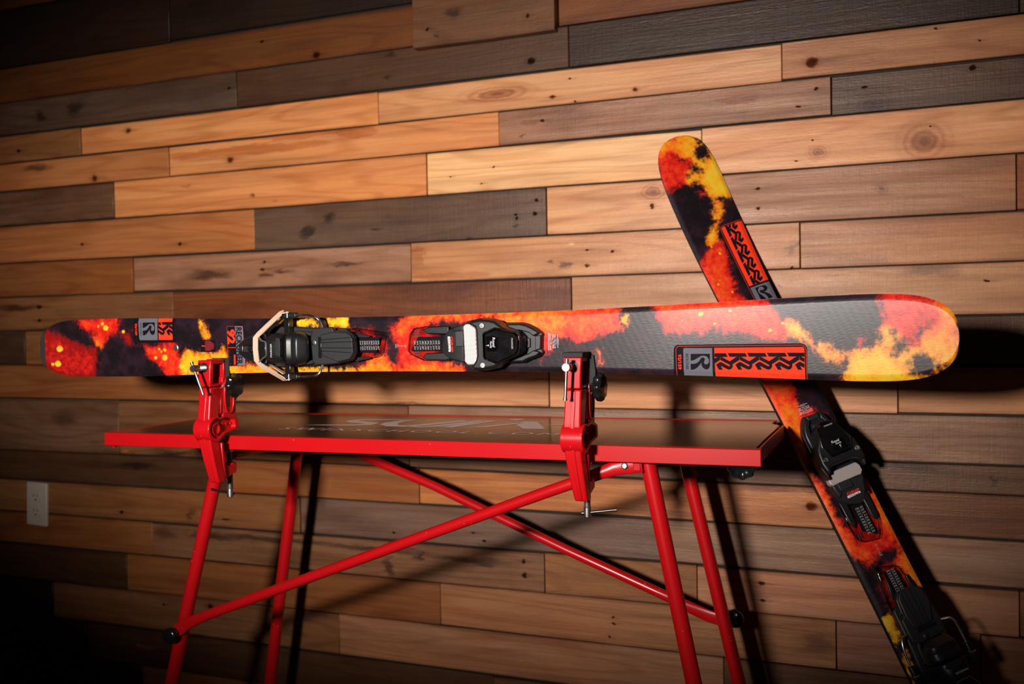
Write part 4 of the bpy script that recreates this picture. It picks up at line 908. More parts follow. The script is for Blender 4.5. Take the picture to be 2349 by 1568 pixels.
def make_ski():
    root = bpy.data.objects.new('ski', None); root.empty_display_size = .05; COL.objects.link(root)
    me, s, w, lowz, zs = ski_body_mesh()
    link('top_sheet', me, flame_mat(), root, smooth=50, label='flame print top sheet')
    # base with steel edges
    n = len(s); mb = MB(); st = list(range(0, n, 4)) + [n - 1]
    mb.loft([[(s[k], w[k] * .97, lowz[k]), (s[k], -w[k] * .97, lowz[k]), (s[k], -w[k] * .97, lowz[k] + .0022), (s[k], w[k] * .97, lowz[k] + .0022)] for k in st])
    mb.build('ski_base', M['base'], root, smooth=0)
    for sg in (1, -1):
        e = MB().loft([[(s[k], sg * w[k] * .962, lowz[k] - .0001), (s[k], sg * (w[k] + .0002), lowz[k] - .0001), (s[k], sg * (w[k] + .0002), lowz[k] + .0021), (s[k], sg * w[k] * .962, lowz[k] + .0021)] for k in st])
        e.build('steel_edge', M['steel_edge'], root, smooth=0)
    sw = MB().loft([[(s[k], w[k], zs[k]), (s[k], -w[k], zs[k]), (s[k], -w[k] * .995, min(lowz[k] + .002, zs[k] - .0005)), (s[k], w[k] * .995, min(lowz[k] + .002, zs[k] - .0005))] for k in range(0, n, 1)], cap=False)
    sw.f = [f for i, f in enumerate(sw.f) if i % 4 in (1, 3)]
    sw.build('sidewall', M['base'], root, smooth=50)
    # tail guard
    ss = np.concatenate([[S0 + .00005], S0 + np.linspace(.03, 1, 14) ** 1.8 * .0105])
    tg = MB().loft([[(a, float(half_w(a)) * 1.02 + .0003, float(rocker(a)) - .006), (a, -float(half_w(a)) * 1.02 - .0003, float(rocker(a)) - .006),
                     (a, -float(half_w(a)) * 1.02 - .0003, float(rocker(a)) + .0006), (a, float(half_w(a)) * 1.02 + .0003, float(rocker(a)) + .0006)] for a in ss])
    tg.build('tail_guard', M['rubber'], root, smooth=0, label='black tail guard')
    MB().lathe((.3038, -.0015, -.0006), (0, 0, 1), [(.0001, 0), (.0058, 0), (.0058, .0012), (.0048, .0018), (.0001, .0014)], 22).build('rivet', M['zinc'], root)
    # label near the tip
    T = TIP_LABEL
    lab = drape(T['bg'], 'tip_label', M['print_black'], root, .00025, label='black label with red and grey fields')
    drape(T['red'], 'red_field', M['print_red'], lab, .00045)
    drape(T['grey'], 'grey_field', M['print_grey'], lab, .00045)
    drape(strip_line(T['line'], .0006), 'red_outline', M['print_red'], lab, .00045)
    unit = []
    for k in range(-2, 6):
        for pl in K2:
            unit.append([(a + k * K2_STEP, b) for a, b in pl])
    drape(unit, 'logo_pattern', M['print_black'], lab, .00065, (1.2592, 1.3815))
    drape(R_LOGO[0], 'wave_letter', M['print_black'], lab, .00065)
    drape(R_LOGO[1], 'wave_curl', M['print_grey'], lab, .00085)
    tb = MB(); text_on(tb, 'RECKONER', 1.2180, -.0196, .0040, .0230, 0, .00065, bold=.012); tb.build('model_name', M['print_black'], lab, smooth=0)
    tr = MB(); text_on(tr, '92/159', 1.2072, -.0206, .0044, .0215, 0, .00065, bold=.03); tr.build('size_figures', M['print_red'], lab, smooth=0)
    # label near the tail
    T = TAIL_LABEL
    lab = drape(T['bg'], 'tail_label', M['print_black'], root, .00025, label='small black label with red and grey fields')
    drape(T['grey'], 'grey_field', M['print_grey'], lab, .00045)
    drape(T['red'], 'red_field', M['print_red'], lab, .00045)
    kx = [p[0] for pl in K2 for p in pl]; ky = [p[1] for pl in K2 for p in pl]
    k0, kb = K2[0][0][0], max(ky)
    sc = .0237 / (max(ky) - min(ky))
    un = []
    for k in (-2, -1, 0, 1):
        for pl in K2:
            un.append([(.2840 + (a - k0 - .0105 + k * K2_STEP) * sc * .97, .0448 + (b - kb) * sc) for a, b in pl])
    drape(un, 'logo_pattern', M['print_black'], lab, .00065, (.2663, .2980))
    rx0 = min(p[0] for p in R_LOGO[0]); ry0 = max(p[1] for p in R_LOGO[0])
    sc = .0232 / (ry0 - min(p[1] for p in R_LOGO[0]))
    drape([(.2306 + (a - rx0) * sc, .0447 + (b - ry0) * sc) for a, b in R_LOGO[0]], 'wave_letter', M['print_black'], lab, .00065)
    drape([(.2306 + (a - rx0) * sc, .0447 + (b - ry0) * sc) for a, b in R_LOGO[1]], 'wave_curl', M['print_grey'], lab, .00085)
    tb = MB(); text_on(tb, 'RECKONER', .2246, .0446, .0036, .0232, 0, .00065); tb.build('model_name', M['print_black'], lab, smooth=0)
    tr = MB(); text_on(tr, '92/159', .2130, .0432, .0042, .0212, 0, .00065, bold=.03); tr.build('size_figures', M['print_red'], lab, smooth=0)
    # label under the heel binding
    T = MID_LABEL
    lab = drape(T['bg'], 'width_label', M['print_black'], root, .00025, label='upright label with red 92 and grey strip')
    drape(T['grey'], 'grey_field', M['print_grey'], lab, .00045)
    fr = [(.4172, .0343), (.4495, .0340), (.4530, -.0338), (.4186, -.0346), (.4172, .0343)]
    drape(strip_line(fr, .0005), 'red_outline', M['print_red'], lab, .00050)
    drape(T['div'], 'divider', M['print_red'], lab, .00050)
    tb = MB(); text_on(tb, '92', .4188, .0290, .0142, .0256, 0, .00055, bold=.045); tb.build('width_figures', M['print_red'], lab, smooth=0)
    tb = MB(); text_on(tb, 'RECKONER', .4368, .0322, .0112, .0640, .02, .00065, bold=.03); tb.build('model_name', M['print_black'], lab, smooth=0)
    bars = []; y_ = -.0152; r_ = random.Random(4)
    while y_ > -.0315:
        d_ = r_.uniform(.0011, .0021); bars.append([(.4302, y_), (.4338, y_), (.4338, y_ - d_), (.4302, y_ - d_)]); y_ -= d_ + .0004
    drape(bars, 'fine_print', M['print_red'], lab, .00050)
    scr = [(.4205 + .0025 * math.sin(k * 1.7) + .0015 * math.sin(k * .6), -.0060 - k * .0011) for k in range(24)]
    drape(strip_line(scr, .0005), 'script_line', M['print_dim'], lab, .00050)
    # little square mark
    sq = drape([(.3592, .0117), (.3912, .0113), (.3907, -.0101), (.3586, -.0098)], 'square_mark', M['print_black'], root, .00025)
    drape([(.3690, .0098), (.3790, .0100), (.3890, .0040), (.3880, -.0040), (.3790, -.0080), (.3690, -.0076)], 'mark_emblem', M['print_dim'], sq, .00045)
    drape([(.3620, .0016), (.3690, .0014), (.3690, -.0002), (.3620, 0.0)], 'mark_stem', M['print_red'], sq, .00045)
    # address block ahead of the toe
    ad = MB()
    for txt, s_, y0, y1 in (('www.K2SNOW.com', 1.0244, .0107, -.0090), ('3305 160th Ave SE', 1.0196, .0108, -.0098), ('Bellevue, WA 98008', 1.0168, .0112, -.0100),
                            ('Seeshaupter Str. 62 DE', 1.0122, .0125, -.0125), ('82377 Penzberg, Germany', 1.0096, .0138, -.0132)):
        text_on(ad, txt, s_, y0, .0019, y0 - y1)
    for s_ in (1.0230, 1.0152):
        ad.add([(s_ - .00018, .0048, OFFZ), (s_ + .00018, .0048, OFFZ), (s_ + .00018, -.0042, OFFZ), (s_ - .00018, -.0042, OFFZ)], [(0, 1, 2, 3)])
    ad.build('address_print', M['print_white'], root, smooth=0)
    md = MB(); text_on(md, 'MID', .7480, -.0005, .0026, .0062)
    md.add([(.7515, -.0034, OFFZ), (.7690, -.0034, OFFZ), (.7690, -.0038, OFFZ), (.7515, -.0038, OFFZ)], [(0, 1, 2, 3)])
    for s_, l_ in ((.7525, .003), (.7600, .0015), (.7660, .003)):
        md.add([(s_, -.0036 + l_, OFFZ), (s_ + .0004, -.0036 + l_, OFFZ), (s_ + .0004, -.0036 - l_, OFFZ), (s_, -.0036 - l_, OFFZ)], [(0, 1, 2, 3)])
    md.build('mounting_mark', M['scale_ink'], root, smooth=0)
    make_heel(root)
    make_toe(root)
    return root

SKI_GROUP = 'pair of flame print skis'
ski_a = make_ski()
tag(ski_a, 'flame print ski clamped level on its edge in the two red vises', 'ski', SKI_GROUP)
P0 = SKI_P0
ang = 0.0044
ski_a.matrix_world = Matrix.Translation((P0[0], P0[1], H + P0[2])) @ Matrix.Rotation(-ang, 4, 'Y') @ Matrix(((1, 0, 0, 0), (0, 0, -1, 0), (0, 1, 0, 0), (0, 0, 0, 1)))
ski_b = copy_tree(ski_a)
tag(ski_b, 'flame print ski leaning tip up against the plank wall', 'ski', SKI_GROUP)
_R = ((-0.44469616, 0.79886414, 0.40504494), (0.17312986, 0.52035707, -0.83621443), (0.87878972, 0.30173597, 0.36970803))
_k = 1.018
ski_b.matrix_world = Matrix([[_R[i][0] * _k, -_R[i][1] * _k, _R[i][2] * _k, (0.30760592, -0.28552634, H - 1.07437251 + .0002)[i]] for i in range(3)] + [[0, 0, 0, 1]])

# cream rubber band holding the brake arms of the clamped ski
def band_mesh():
    mb = MB()
    pth = [(.566, .0552, .036), (.5585, .0560, .036), (.5555, .0535, .037), (.535, .0320, .049), (.5235, .0195, .0555), (.5200, .0140, .0580), (.5200, -.0045, .0590), (.5205, -.0225, .0575),
           (.5245, -.0295, .0545), (.540, -.0420, .046), (.5575, -.0550, .036), (.5620, -.0568, .034), (.566, -.0555, .032),
           (.560, -.0520, .026), (.540, -.0395, .026), (.519, -.0290, .027), (.5155, -.0200, .0275), (.5150, 0.0, .0275), (.519, .022, .027), (.540, .0375, .026), (.560, .0510, .027)]
    ctr = Vector((.545, -.003, 0)); rings = []
    n = len(pth)
    for i, p in enumerate(pth):
        a = Vector(pth[(i - 1) % n]); b = Vector(pth[(i + 1) % n]); t = (b - a).normalized(); p = Vector(p)
        front = i <= 12
        wd = Vector((1, 0, 0.15)) if front else Vector((0, 0, 1))
        wd = (wd - t * wd.dot(t)).normalized(); nr = t.cross(wd).normalized()
        hwid = .0056 if front else .0042
        rings.append([p + wd * hwid + nr * .0006, p - wd * hwid + nr * .0006, p - wd * hwid - nr * .0006, p + wd * hwid - nr * .0006])
    rings.append(rings[0])
    return mb.loft(rings, cap=False)
band = band_mesh().build('rubber_band', M['band'], None, smooth=50)
band.matrix_world = ski_a.matrix_world.copy()
tag(band, 'cream rubber band stretched round the heel binding of the clamped ski', 'rubber band')

# ------------------------------------------------------------------ waxing table (own frame: z=0 is the top, y=0 the front face of the front rail)
TBX, TBY, TBZ = -0.772, -0.490, H - 0.1905
table = thing('waxing_table', 'red metal framed waxing table with dark printed top on splayed tube legs', 'table', (TBX, TBY + .2, 0))
tb_frame = Matrix.Translation((TBX, TBY, TBZ)) @ Matrix.Rotation(-0.0067, 4, 'Y')
table.matrix_world = Matrix.Translation((TBX, TBY + .2, 0)) @ Matrix.Rotation(-0.0067, 4, 'Y')
def tb(name, mb, mat, parent=None, **k):
    """parts drawn in the top's frame, kept as children of the table"""
    if parent is None:
        mb.v = [(x, y - .2, z + TBZ) for x, y, z in mb.v]
        return mb.build(name, mat, table, **k)
    mb.v = [(x, y - .2, z + TBZ) for x, y, z in mb.v]
    return mb.build(name, mat, parent, **k)
XA, XB, DEP = -.599, .599, .408
tb('front_rail', MB().box(XA, XB, 0, .016, -.0245, 0), M['red'], bevel=.0012)
tb('rear_rail', MB().box(XA, XB - .024, DEP - .016, DEP, -.0245, 0), M['red'], bevel=.0012)
for x0, x1, y1 in ((XA + .003, XA + .006, DEP - .017), (XB - .006, XB - .003, .325)):
    tb('side_rail', MB().box(x0, x1, .018, y1, -.0225, -.0006), M['red'], bevel=.0006)
top = tb('table_top', MB().prism([(XA + .012, .0165), (XB - .010, .0165), (XB - .010, .325), (XB - .026, .345), (XB - .026, DEP - .0165), (XA + .012, DEP - .0165)], -.012, -.0008, 'z'), M['board'], bevel=.0008)
for x0 in (XA + .05, XB - .07):
    tb('under_frame', MB().box(x0, x0 + .02, .02, DEP - .02, -.022, -.0125), M['red'])
# logo and address printed on the top
X0 = TBX; Y0 = TBY
def onboard(x, y, dz=.0003):
    return (x - X0, y - Y0, -.0008 + dz)
lg = MB()
def stroke(pts):
    """pts: (x, y, width in x)"""
    n = len(pts)
    vs = [onboard(x - w / 2, y) for x, y, w in pts] + [onboard(x + w / 2, y) for x, y, w in pts]
    lg.add(vs, [(i, i + n, i + n + 1, i + 1) for i in range(n - 1)])
def ribbon(pts):
    """pts: (x, y, thickness) drawn as a band normal to its path"""
    L_, R_ = [], []
    for i, (x, y, w) in enumerate(pts):
        a = Vector(pts[max(i - 1, 0)][:2]); b = Vector(pts[min(i + 1, len(pts) - 1)][:2])
        t = (b - a).normalized(); L_.append((x - t.y * w / 2, y + t.x * w / 2)); R_.append((x + t.y * w / 2, y - t.x * w / 2))
    n = len(pts)
    lg.add([onboard(*p) for p in L_] + [onboard(*p) for p in R_], [(i, i + 1, i + n + 1, i + n) for i in range(n - 1)])
ribbon([(-1.052, -.302, .001), (-1.00, -.297, .014), (-.955, -.290, .022), (-.930, -.276, .026), (-.932, -.258, .028), (-.955, -.246, .028), (-.985, -.236, .028), (-1.000, -.220, .026), (-.995, -.203, .024), (-.965, -.192, .020), (-.92, -.186, .014), (-.872, -.182, .002)])
ribbon([(-.872, -.182, .004), (-.893, -.205, .022), (-.900, -.235, .032), (-.893, -.265, .034), (-.872, -.288, .026), (-.845, -.290, .026), (-.822, -.270, .028), (-.790, -.215, .026), (-.770, -.180, .024)])
ribbon([(-.838, -.292, .012), (-.805, -.299, .016), (-.785, -.280, .026), (-.760, -.228, .026), (-.736, -.176, .024)])
stroke([(-.757, -.296, .028), (-.738, -.240, .027), (-.718, -.172, .026)])
ribbon([(-.712, -.287, .004), (-.690, -.278, .018), (-.668, -.240, .018), (-.650, -.205, .016), (-.652, -.188, .014), (-.668, -.180, .012)])
lg.add([onboard(*p) for p in ((-.667, -.178), (-.625, -.176), (-.566, -.292), (-.606, -.296), (-.640, -.240))], [(0, 1, 2, 3, 4)])
ribbon([(-.585, -.240, .004), (-.562, -.222, .014), (-.520, -.205, .006), (-.500, -.200, .001)])
lg.add([onboard(*p) for p in rounded(-.678, -.146, .016, .015, 2.0, 24)], [tuple(range(24))])
lo = tb('logo_print', lg, M['logo_ink'], smooth=0)
ad = MB()
put_text(ad, 'SWIXSCHOOL.COM', (-1.064, -.378), (1, 0), (0, 1), .030, .545, .15, lambda a, b: onboard(a, b), 1.25)
tb('web_address', ad, M['logo_ink'], smooth=0)
# legs: tubes that splay outwards, pairs front and rear; (X, Z) at two heights, lens height as zero
def leg_pt(p, q, z, y):
    k = (z - p[1]) / (q[1] - p[1])
    x = p[0] + (q[0] - p[0]) * k
    return (x - X0, y - Y0, z + H - TBZ - .0067 * (x - X0) * 0)
LEGS = {'fr': ((-.346, -.225), (-.284, -.549), -.442), 'fl': ((-1.161, -.290), (-1.275, -.674), -.442),
        'br': ((-.352, -.265), (-.265, -.655), -.140), 'bl': ((-1.188, -.275), (-1.275, -.782), -.140)}
for k, (p, q, y) in LEGS.items():
    a = leg_pt(p, q, -.206, y); b = leg_pt(p, q, -H + .012, y)
    b = (b[0], b[1], b[2] - .0067 * b[0])
    lg_ = tb('leg', MB().cyl(a, b, .0122, seg=28), M['red'], smooth=60)
    c = (b[0] + (b[0] - a[0]) * .03, b[1], b[2] - .012)
    tb('leg_foot', MB().cyl((b[0] - (b[0] - a[0]) * .03, b[1], b[2] + .03), (c[0] - (c[0] - b[0]) * .5, b[1], c[2]), .0145, seg=24), M['rubber'], parent=lg_, smooth=60)
for k in ('fr', 'fl', 'br', 'bl'):          # sockets under the top
    p, q, y = LEGS[k]; a = leg_pt(p, q, -.212, y)
    tb('leg_socket', MB().box(a[0] - .019, a[0] + .019, a[1] - .016, a[1] + .016, -.030, -.0125), M['red'], bevel=.002)
# diagonal braces with flattened ends
def flat_tube(path, r):
    """round tube, pressed flat where the second number is below 1"""
    P_ = [Vector(p[:3]) for p in path]; mb = MB(); rings = []
    for i, p in enumerate(P_):
        t = (P_[min(i + 1, len(P_) - 1)] - P_[max(i - 1, 0)]).normalized()
        yv = Vector((0, 1, 0)); nz = t.cross(yv).normalized(); f = path[i][3]
        rings.append([p + yv * math.cos(a) * r * f + nz * math.sin(a) * r * (1.0 + .35 * (1 - f)) for a in [2 * math.pi * k / 24 for k in range(24)]])
    return mb.loft(rings)
def loc_(x, y, z): return (x - X0, y - Y0, z + H - TBZ)
YF, YR = -.4600, -.121
fb = [loc_(-1.240, YF + .000, -.560) + (.30,), loc_(-1.222, YF, -.5475) + (.32,), loc_(-1.205, YF, -.5390) + (.55,), loc_(-1.17, YF, -.5240) + (1.,), loc_(-.95, YF, -.4390) + (1.,), loc_(-.707, YF, -.3460) + (1.,),
      loc_(-.500, YF, -.2680) + (1.,), loc_(-.440, YF, -.2460) + (1.,), loc_(-.415, YF, -.2360) + (.8,), loc_(-.395, YF, -.2290) + (.45,), loc_(-.375, YF, -.2255) + (.32,), loc_(-.352, YF, -.2225) + (.3,)]
br1 = tb('brace', flat_tube(fb, .0092), M['red'], smooth=60)
rb = [loc_(-1.075, YR, -.250) + (.3,), loc_(-1.045, YR, -.268) + (.6,), loc_(-1.02, YR, -.2810) + (1.,), loc_(-.871, YR, -.3320) + (1.,), loc_(-.593, YR, -.4430) + (1.,), loc_(-.424, YR, -.5070) + (1.,),
      loc_(-.372, YR, -.5270) + (.8,), loc_(-.345, YR, -.5380) + (.45,), loc_(-.320, YR, -.5470) + (.32,), loc_(-.285, YR, -.5550) + (.3,)]
br2 = tb('brace', flat_tube(rb, .0092), M['red'], smooth=60)
def knob(base, axis, r=.014, h=.012):
    return MB().lathe(base, axis, [(.0001, 0), (r * .8, 0), (r, h * .25), (r, h * .6), (r * .82, h * .92), (r * .4, h), (.0001, h)], 28)
tb('brace_knob', knob(loc_(-1.2465, YF - .004, -.5660), (0, -1, 0), .0150, .014), M['gloss_black'], parent=br1, smooth=60)
tb('brace_knob', knob(loc_(-.276, YR + .003, -.5500), (0.2, 1, 0), .0165, .014), M['gloss_black'], parent=br2, smooth=60)
hx = MB().lathe(loc_(-.3775, YF - .0025, -.2240), (0, -1, 0), [(.0001, 0), (.0056, 0), (.0056, .0030), (.0040, .0038), (.0001, .0038)], 6)
tb('hex_bolt', hx, M['zinc'], parent=br1, smooth=0)
tb('brace_lug', MB().box(*(lambda a: (a[0] - .006, a[0] + .006, a[1] - .004, a[1] + .010, a[2] - .007, a[2] + .016))(loc_(-.3590, YF, -.2245))), M['red'], bevel=.0015)
tb('brace_lug', MB().box(*(lambda a: (a[0] - .012, a[0] + .012, a[1] - .010, a[1] + .030, a[2] - .008, a[2] + .018))(loc_(-1.075, YR - .02, -.2400))), M['red'], bevel=.0015)
tb('leg_crossbar', MB().cyl(loc_(-1.117, -.440, -.2300), loc_(-1.117, -.145, -.2300), .0095, seg=20), M['red'], smooth=60)
# star knob under the right end and small tabs
a = loc_(-.2085, -.440, -.2190)
kb = MB().lathe((a[0], a[1] + .006, a[2]), (0.1, -1, -.45), [(.012, 0), (.0190, .001), (.0205, .006), (.0200, .013), (.0175, .0150), (.0150, .0120), (.0110, .0080), (.0060, .0072), (.0001, .0072)], 48, 8, .045)
sk = tb('star_knob', kb, M['gloss_black'], smooth=50)
tb('knob_tab', MB().prism([(a[0] - .011, a[2] + .016), (a[0] + .011, a[2] + .016), (a[0] + .006, a[2] + .008), (a[0], a[2] + .0045), (a[0] - .006, a[2] + .008)], a[1] - .014, a[1] - .011, 'y').add([], []), M['red'], bevel=.0008)
a = loc_(-1.362, -.474, -.2175)
tb('knob_tab', MB().prism([(a[0] - .010, a[2] + .006), (a[0] + .010, a[2] + .006), (a[0] + .004, a[2] - .001), (a[0], a[2] - .004), (a[0] - .004, a[2] - .001)], a[1] - .002, a[1] + .002, 'y'), M['red'])

# ------------------------------------------------------------------ vises clamped to the front rail (own frame: z=0 table top, y=0 rail front)
def make_vise(loc, label, pad_top, pin, low_pin):
    v = thing('ski_vise', label, 'vise', loc, 'red ski vises on the table')
    # C-shaped spine with its hinge boss
    bd = MB()
    bd.loft([[(cx - w, y0, z), (cx + w, y0, z), (cx + w, y1, z), (cx - w, y1, z)] for z, cx, w, y0, y1 in
             ((.0865, 0, .0128, -.0500, -.0200), (.060, -.0005, .0125, -.0515, -.0240), (.040, -.001, .0130, -.0540, -.0290), (.012, -.001, .0130, -.0560, -.0320),
              (-.012, 0, .0125, -.0530, -.0300), (-.040, .0025, .0115, -.0480, -.0260), (-.066, .005, .0105, -.0420, -.0220), (-.0785, .0062, .0098, -.0380, -.0200))])
    body = bd.build('vise_body', M['red'], v, bevel=.0022, seg=2)
    # raised rib down the front
    rb = MB().loft([[(cx - w, y0, z), (cx + w, y0, z), (cx + w, y0 + .004, z), (cx - w, y0 + .004, z)] for z, cx, w, y0 in
                    ((.0845, .0015, .0030, -.0512), (.060, .0008, .0030, -.0530), (.040, .0, .0030, -.0556), (.012, .0, .0030, -.0578), (-.012, .0008, .0030, -.0548), (-.040, .0032, .0028, -.0498), (-.066, .0056, .0026, -.0438), (-.076, .0065, .0024, -.0405))])
    rb.build('front_rib', M['red'], body, bevel=.0008)
    # side flange: the channel between spine and flange stays open
    fl = MB().prism([(-.0225, .0865), (-.0175, .0865), (-.0215, .040), (-.0265, .040)], .000, .0125, 'x')
    fl.prism([(-.0285, -.010), (-.0235, -.010), (-.0165, -.0785), (-.0215, -.0785)], .0060, .0150, 'x')
    fl.build('side_flange', M['red'], body, bevel=.0012)
    bs = MB()
    # boss and arm as one hollowed casting: wall ring round a sunk web
    ring = []
    cy, cz, R = -.0420, .0150, .0215
    for k in range(15):
        a_ = math.radians(60 + k * 230 / 14)
        ring.append((cy + R * math.cos(a_), cz + R * math.sin(a_)))
    outline = ring + [(-.0205, .0040), (-.0120, .0062), (.0165, .0105), (.0185, .0150), (.0165, .0285), (.0060, .0330), (-.0120, .0365)]
    inn = [(cy + (a_ - cy) * .80 + .0012, cz + (b_ - cz) * .80 + .0010) for a_, b_ in outline]
    n = len(outline)
    x1, x0, xs = .0170, -.0165, .0085
    vs = [(x0, a_, b_) for a_, b_ in outline] + [(x1, a_, b_) for a_, b_ in outline] + [(x1, a_, b_) for a_, b_ in inn] + [(xs, a_, b_) for a_, b_ in inn]
    fs = [tuple(range(n))[::-1]] + [(i, (i + 1) % n, n + (i + 1) % n, n + i) for i in range(n)] + [(n + i, n + (i + 1) % n, 2 * n + (i + 1) % n, 2 * n + i) for i in range(n)] + \
         [(2 * n + i, 2 * n + (i + 1) % n, 3 * n + (i + 1) % n, 3 * n + i) for i in range(n)] + [tuple(range(3 * n, 4 * n))]
    bs.add(vs, fs)
    arm = bs.build('clamp_arm', M['red'], v, bevel=.0009, smooth=40)
    MB().lathe((.0080, cy, cz), (1, 0, 0), [(.0105, 0), (.0105, .0070), (.0088, .0078), (.0088, .0006), (.0001, .0004)], 28).build('hinge_bore', M['red'], arm, smooth=40)
    for yy, rr in ((-.0180, .0028), (-.0080, .0030), (.0045, .0032)):
        MB().cyl((.0080, yy, .0205), (.0105, yy, .0205), rr, rr * .8, 14).build('ejector_mark', M['red'], arm)
    # slotted rear plate with an oval rim
    pl = MB().box(-.002, .0128, -.0190, .0160, .0300, .1040).build('slot_plate', M['red'], v, bevel=.002)
    o1 = rounded(-.0035, .0710, .0130, .0330, 2.6, 44); o2 = rounded(-.0035, .0710, .0105, .0300, 2.6, 44)
    rim = MB(); n = 44
    rim.add([(.0123, a_, b_) for a_, b_ in o1] + [(.0152, a_, b_) for a_, b_ in o1] + [(.0152, a_, b_) for a_, b_ in o2] + [(.0123, a_, b_) for a_, b_ in o2],
            [(i + k * n, (i + 1) % n + k * n, (i + 1) % n + (k + 1) * n, i + (k + 1) * n) for k in range(3) for i in range(n)])
    rim.build('slot_rim', M['red'], pl, bevel=.0006)
    MB().prism([(-.0052, .050), (-.0018, .050), (-.0018, .092), (-.0052, .092)], .0126, .0131, 'x').build('slot', M['base'], pl, smooth=0)
    z_ = MB()
    for q_ in (((-.0165, .0470), (-.0125, .0455)), ((-.0150, .0465), (-.0150, .0415)), ((-.0125, .0455), (-.0120, .0410))):
        for qd in strip_line(list(q_), .0014):
            z_.prism(qd, .0126, .0131, 'x')
    z_.build('paint_mark', M['zinc'], pl, smooth=0)
    # star knob with washer
    kb = MB().lathe((.0126, -.0060, .0880), (1, 0, 0), [(.0001, 0), (.0112, 0), (.0112, .0016), (.0001, .0016)], 28)
    wsh = kb.build('washer', M['zinc'], v, smooth=40)
    kb = MB().lathe((.0138, -.0060, .0880), (1, 0, 0), [(.0075, 0), (.0078, .0075), (.0185, .0080), (.0205, .0105), (.0210, .0165), (.0185, .0205), (.0100, .0220), (.0001, .0222)], 64, 8, .05)
    kb.build('star_knob', M['gloss_black'], v, bevel=.0007, smooth=40)
    # jaws: front jaw is a hollow block, rear jaw stands behind the ski
    jw = MB().loft([[(-w, y0, z), (w, y0, z), (w, y0 + .0085, z), (-w, y0 + .0085, z)] for z, w, y0 in ((.0880, .0120, -.0510), (.100, .0122, -.0508), (.118, .0130, -.0505), (.1335, .0140, -.0500))])
    jaw = jw.build('front_jaw', M['red'], v, bevel=.0016)
    w2 = MB().prism([(-.0430, .088), (-.0220, .088), (-.0125, .0990), (-.0125, .1335), (-.0430, .1335)], -.0140, -.0100, 'x')
    w2.prism([(-.0430, .1270), (-.0430, .1335), (-.0125, .1335), (-.0125, .1270)], -.0140, .0136, 'x')
    w2.prism([(-.0165, .0990), (-.0120, .0990), (-.0120, .1335), (-.0165, .1335)], -.0140, .0136, 'x')
    w2.prism([(-.0430, .0880), (-.0430, .0925), (-.0215, .0925), (-.0120, .1030), (-.0120, .0980), (-.0205, .0880)], -.0140, .0120, 'x')
    w2.build('jaw_web', M['red'], jaw, bevel=.0008)
    if not pad_top:
        for k in range(3):
            MB().box(-.004 + k * .0052, -.0012 + k * .0052, -.040, -.014, .1335, .1350).build('jaw_rib', M['red'], jaw, bevel=.0005)
    MB().cyl((0, -.0512, .1210), (0, -.0430, .1210), .0085, seg=26).build('screw_hole', M['base'], jaw, smooth=40)
    rj = MB().box(-.0125, .0125, .0060, .0200, .0600, .1300).box(-.0040, .0085, -.0120, .0200, .0600, .0800)
    rj.build('rear_jaw', M['red'], v, bevel=.002)
    rp = MB().prism([(-.0118, .0905), (-.0103, .0905), (-.0103, .1360), (-.0118, .1360)], -.0150, .0215, 'x')
    rp.build('jaw_pad', M['rubber'], jaw, smooth=0)
    if pad_top:
        pt = []
        rr_ = random.Random(5)
        top_ = [(-.0500 + k * .0038, .1400 + rr_.uniform(-.0005, .0009)) for k in range(11)]
        MB().prism([(-.0500, .1336)] + top_ + [(-.0120, .1336)], -.0150, .0158, 'x').build('top_pad', M['rubber'], jaw, bevel=.0008)
        rag = [(.0136, .1360), (.0215, .1345), (.0222, .128), (.0230, .120), (.0242, .112), (.0238, .104), (.0248, .097), (.0160, .0930), (.0120, .0935)]
        MB().add([(x, -.0150, z) for x, z in rag] + [(x, -.0104, z) for x, z in rag],
            [tuple(range(9))[::-1], tuple(range(9, 18))] + [(i, (i + 1) % 9, (i + 1) % 9 + 9, i + 9) for i in range(9)]).build('pad_flap', M['rubber'], jaw, smooth=0)
    # clamping screw and its sliding pin
    th = MB()
    prof = [(.0001, 0), (.0056, 0), (.0060, .0010), (.0060, .0130), (.0050, .0140)]
    h_ = .0140
    while h_ < .0480:
        prof += [(.0060, h_ + .0006), (.0050, h_ + .0012)]; h_ += .0013
    prof += [(.0001, h_)]
    th.lathe((0, -.0800, .1205), (0, 1, 0), prof, 22)
    scw = th.build('clamp_screw', M['zinc'], v, smooth=40)
    d = Vector(pin).normalized(); c = Vector((0, -.0760, .1205))
    pn = MB().cyl(c - d * .0090, c + d * .0460, .0023, seg=14)
    pn.cyl(c - d * .0120, c - d * .0085, .0030, seg=14).cyl(c + d * .0440, c + d * .0475, .0030, seg=14)
    pn.build('screw_pin', M['zinc'], scw, smooth=40)
    # lower screw that bears on the underside of the rail
    bk = MB()
    bk.prism([(-.0300, -.0480), (-.0300, -.0760), (-.0200, -.0780), (.0165, -.0660), (.0165, -.0510), (-.0020, -.0540), (-.0120, -.0500)], -.0030, .0110, 'x')
    bk.cyl((.0005, .0100, -.0500), (.0005, .0100, -.0680), .0105, seg=22)
    bk.build('lower_arm', M['red'], v, bevel=.0012, smooth=40)
    prof = [(.0001, -.0270), (.0085, -.0270), (.0085, -.0300), (.0045, -.0320)]
    h_ = -.0325
    while h_ > -.0960:
        prof += [(.0052, h_ - .0006), (.0043, h_ - .0012)]; h_ -= .0013
    prof += [(.0056, h_), (.0056, h_ - .0140), (.0045, h_ - .0150), (.0001, h_ - .0150)]
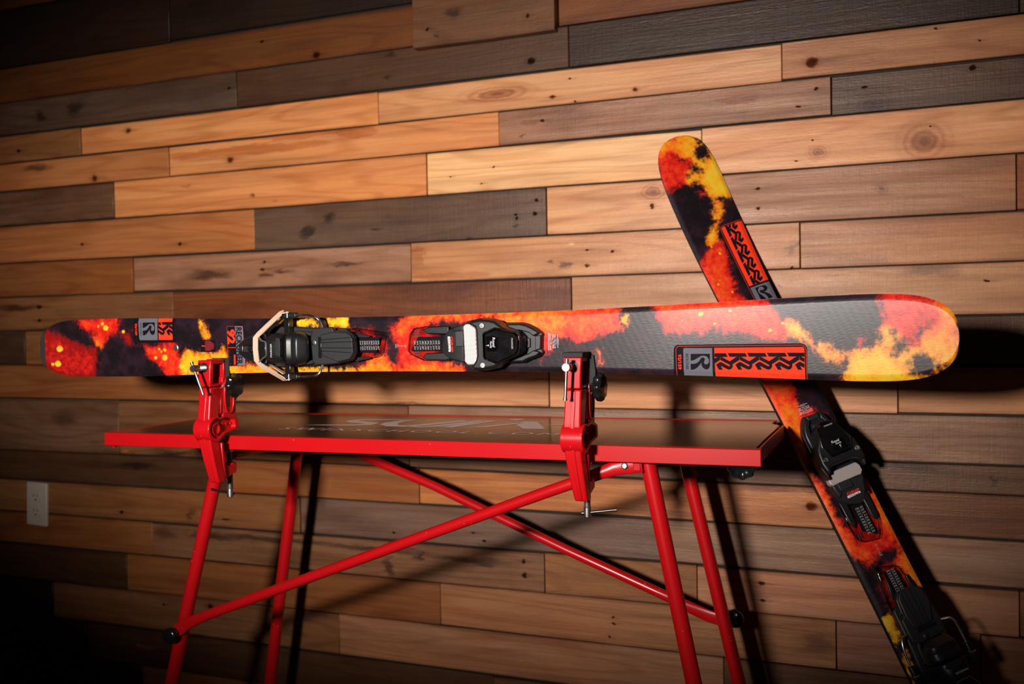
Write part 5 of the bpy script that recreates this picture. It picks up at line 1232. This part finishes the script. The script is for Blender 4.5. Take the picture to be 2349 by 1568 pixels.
    ls = MB().lathe((.0005, .0100, 0), (0, 0, 1), prof, 22).build('lower_screw', M['zinc'], v, smooth=40)
    d = Vector(low_pin).normalized(); c = Vector((.0005, .0100, h_ - .0080))
    pn = MB().cyl(c - d * .0075, c + d * .0440, .0021, seg=14).cyl(c - d * .0085, c - d * .0065, .0027, seg=12).cyl(c + d * .042, c + d * .0445, .0026, seg=12)
    pn.build('lower_pin', M['dark_steel'], ls, smooth=40)
    return v
make_vise((-1.1000, TBY, H - .1915), 'red cast iron ski vise with long slanted pin near the tail end of the table', False, (.42, 0, -1), (-1, .1, .08))
make_vise((-.4385, TBY, H - .1880), 'red ski vise with frayed black rubber pad on its jaw', True, (-.06, 0, -1), (1, .2, .12))

# ------------------------------------------------------------------ wall socket
outlet = thing('wall_outlet', 'pale duplex wall outlet low on the plank wall beyond the table end', 'outlet', (-2.095, -.0045, H - .4570))
outlet.rotation_euler = (0, .035, 0)
MB().box(-.0355, .0355, -.0060, .0035, -.0570, .0570).build('cover_plate', M['outlet'], outlet, bevel=.0035, seg=3)
for z in (.0195, -.0195):
    fo = MB().add([(a, -.0058, b) for a, b in rounded(0, z, .0168, .0142, 2.8, 32)] + [(a, -.0082, b) for a, b in rounded(0, z, .0162, .0136, 2.8, 32)],
                  [tuple(range(32))[::-1], tuple(range(32, 64))] + [(i, (i + 1) % 32, (i + 1) % 32 + 32, i + 32) for i in range(32)]).build('receptacle', M['outlet'], outlet)
    MB().box(-.0072, -.0052, -.0086, -.0081, z - .0008, z + .0078).box(.0052, .0070, -.0086, -.0081, z, z + .0066).build('slot', M['outlet_dark'], fo, smooth=0)
    MB().lathe((0, -.0081, z - .0072), (0, -1, 0), [(.0001, 0), (.0026, 0), (.0026, .0005), (.0001, .0005)], 14).build('earth_hole', M['outlet_dark'], fo, smooth=0)
MB().lathe((0, -.0060, 0), (0, -1, 0), [(.0001, 0), (.0034, 0), (.0030, .0012), (.0001, .0014)], 18).build('plate_screw', M['outlet'], outlet)
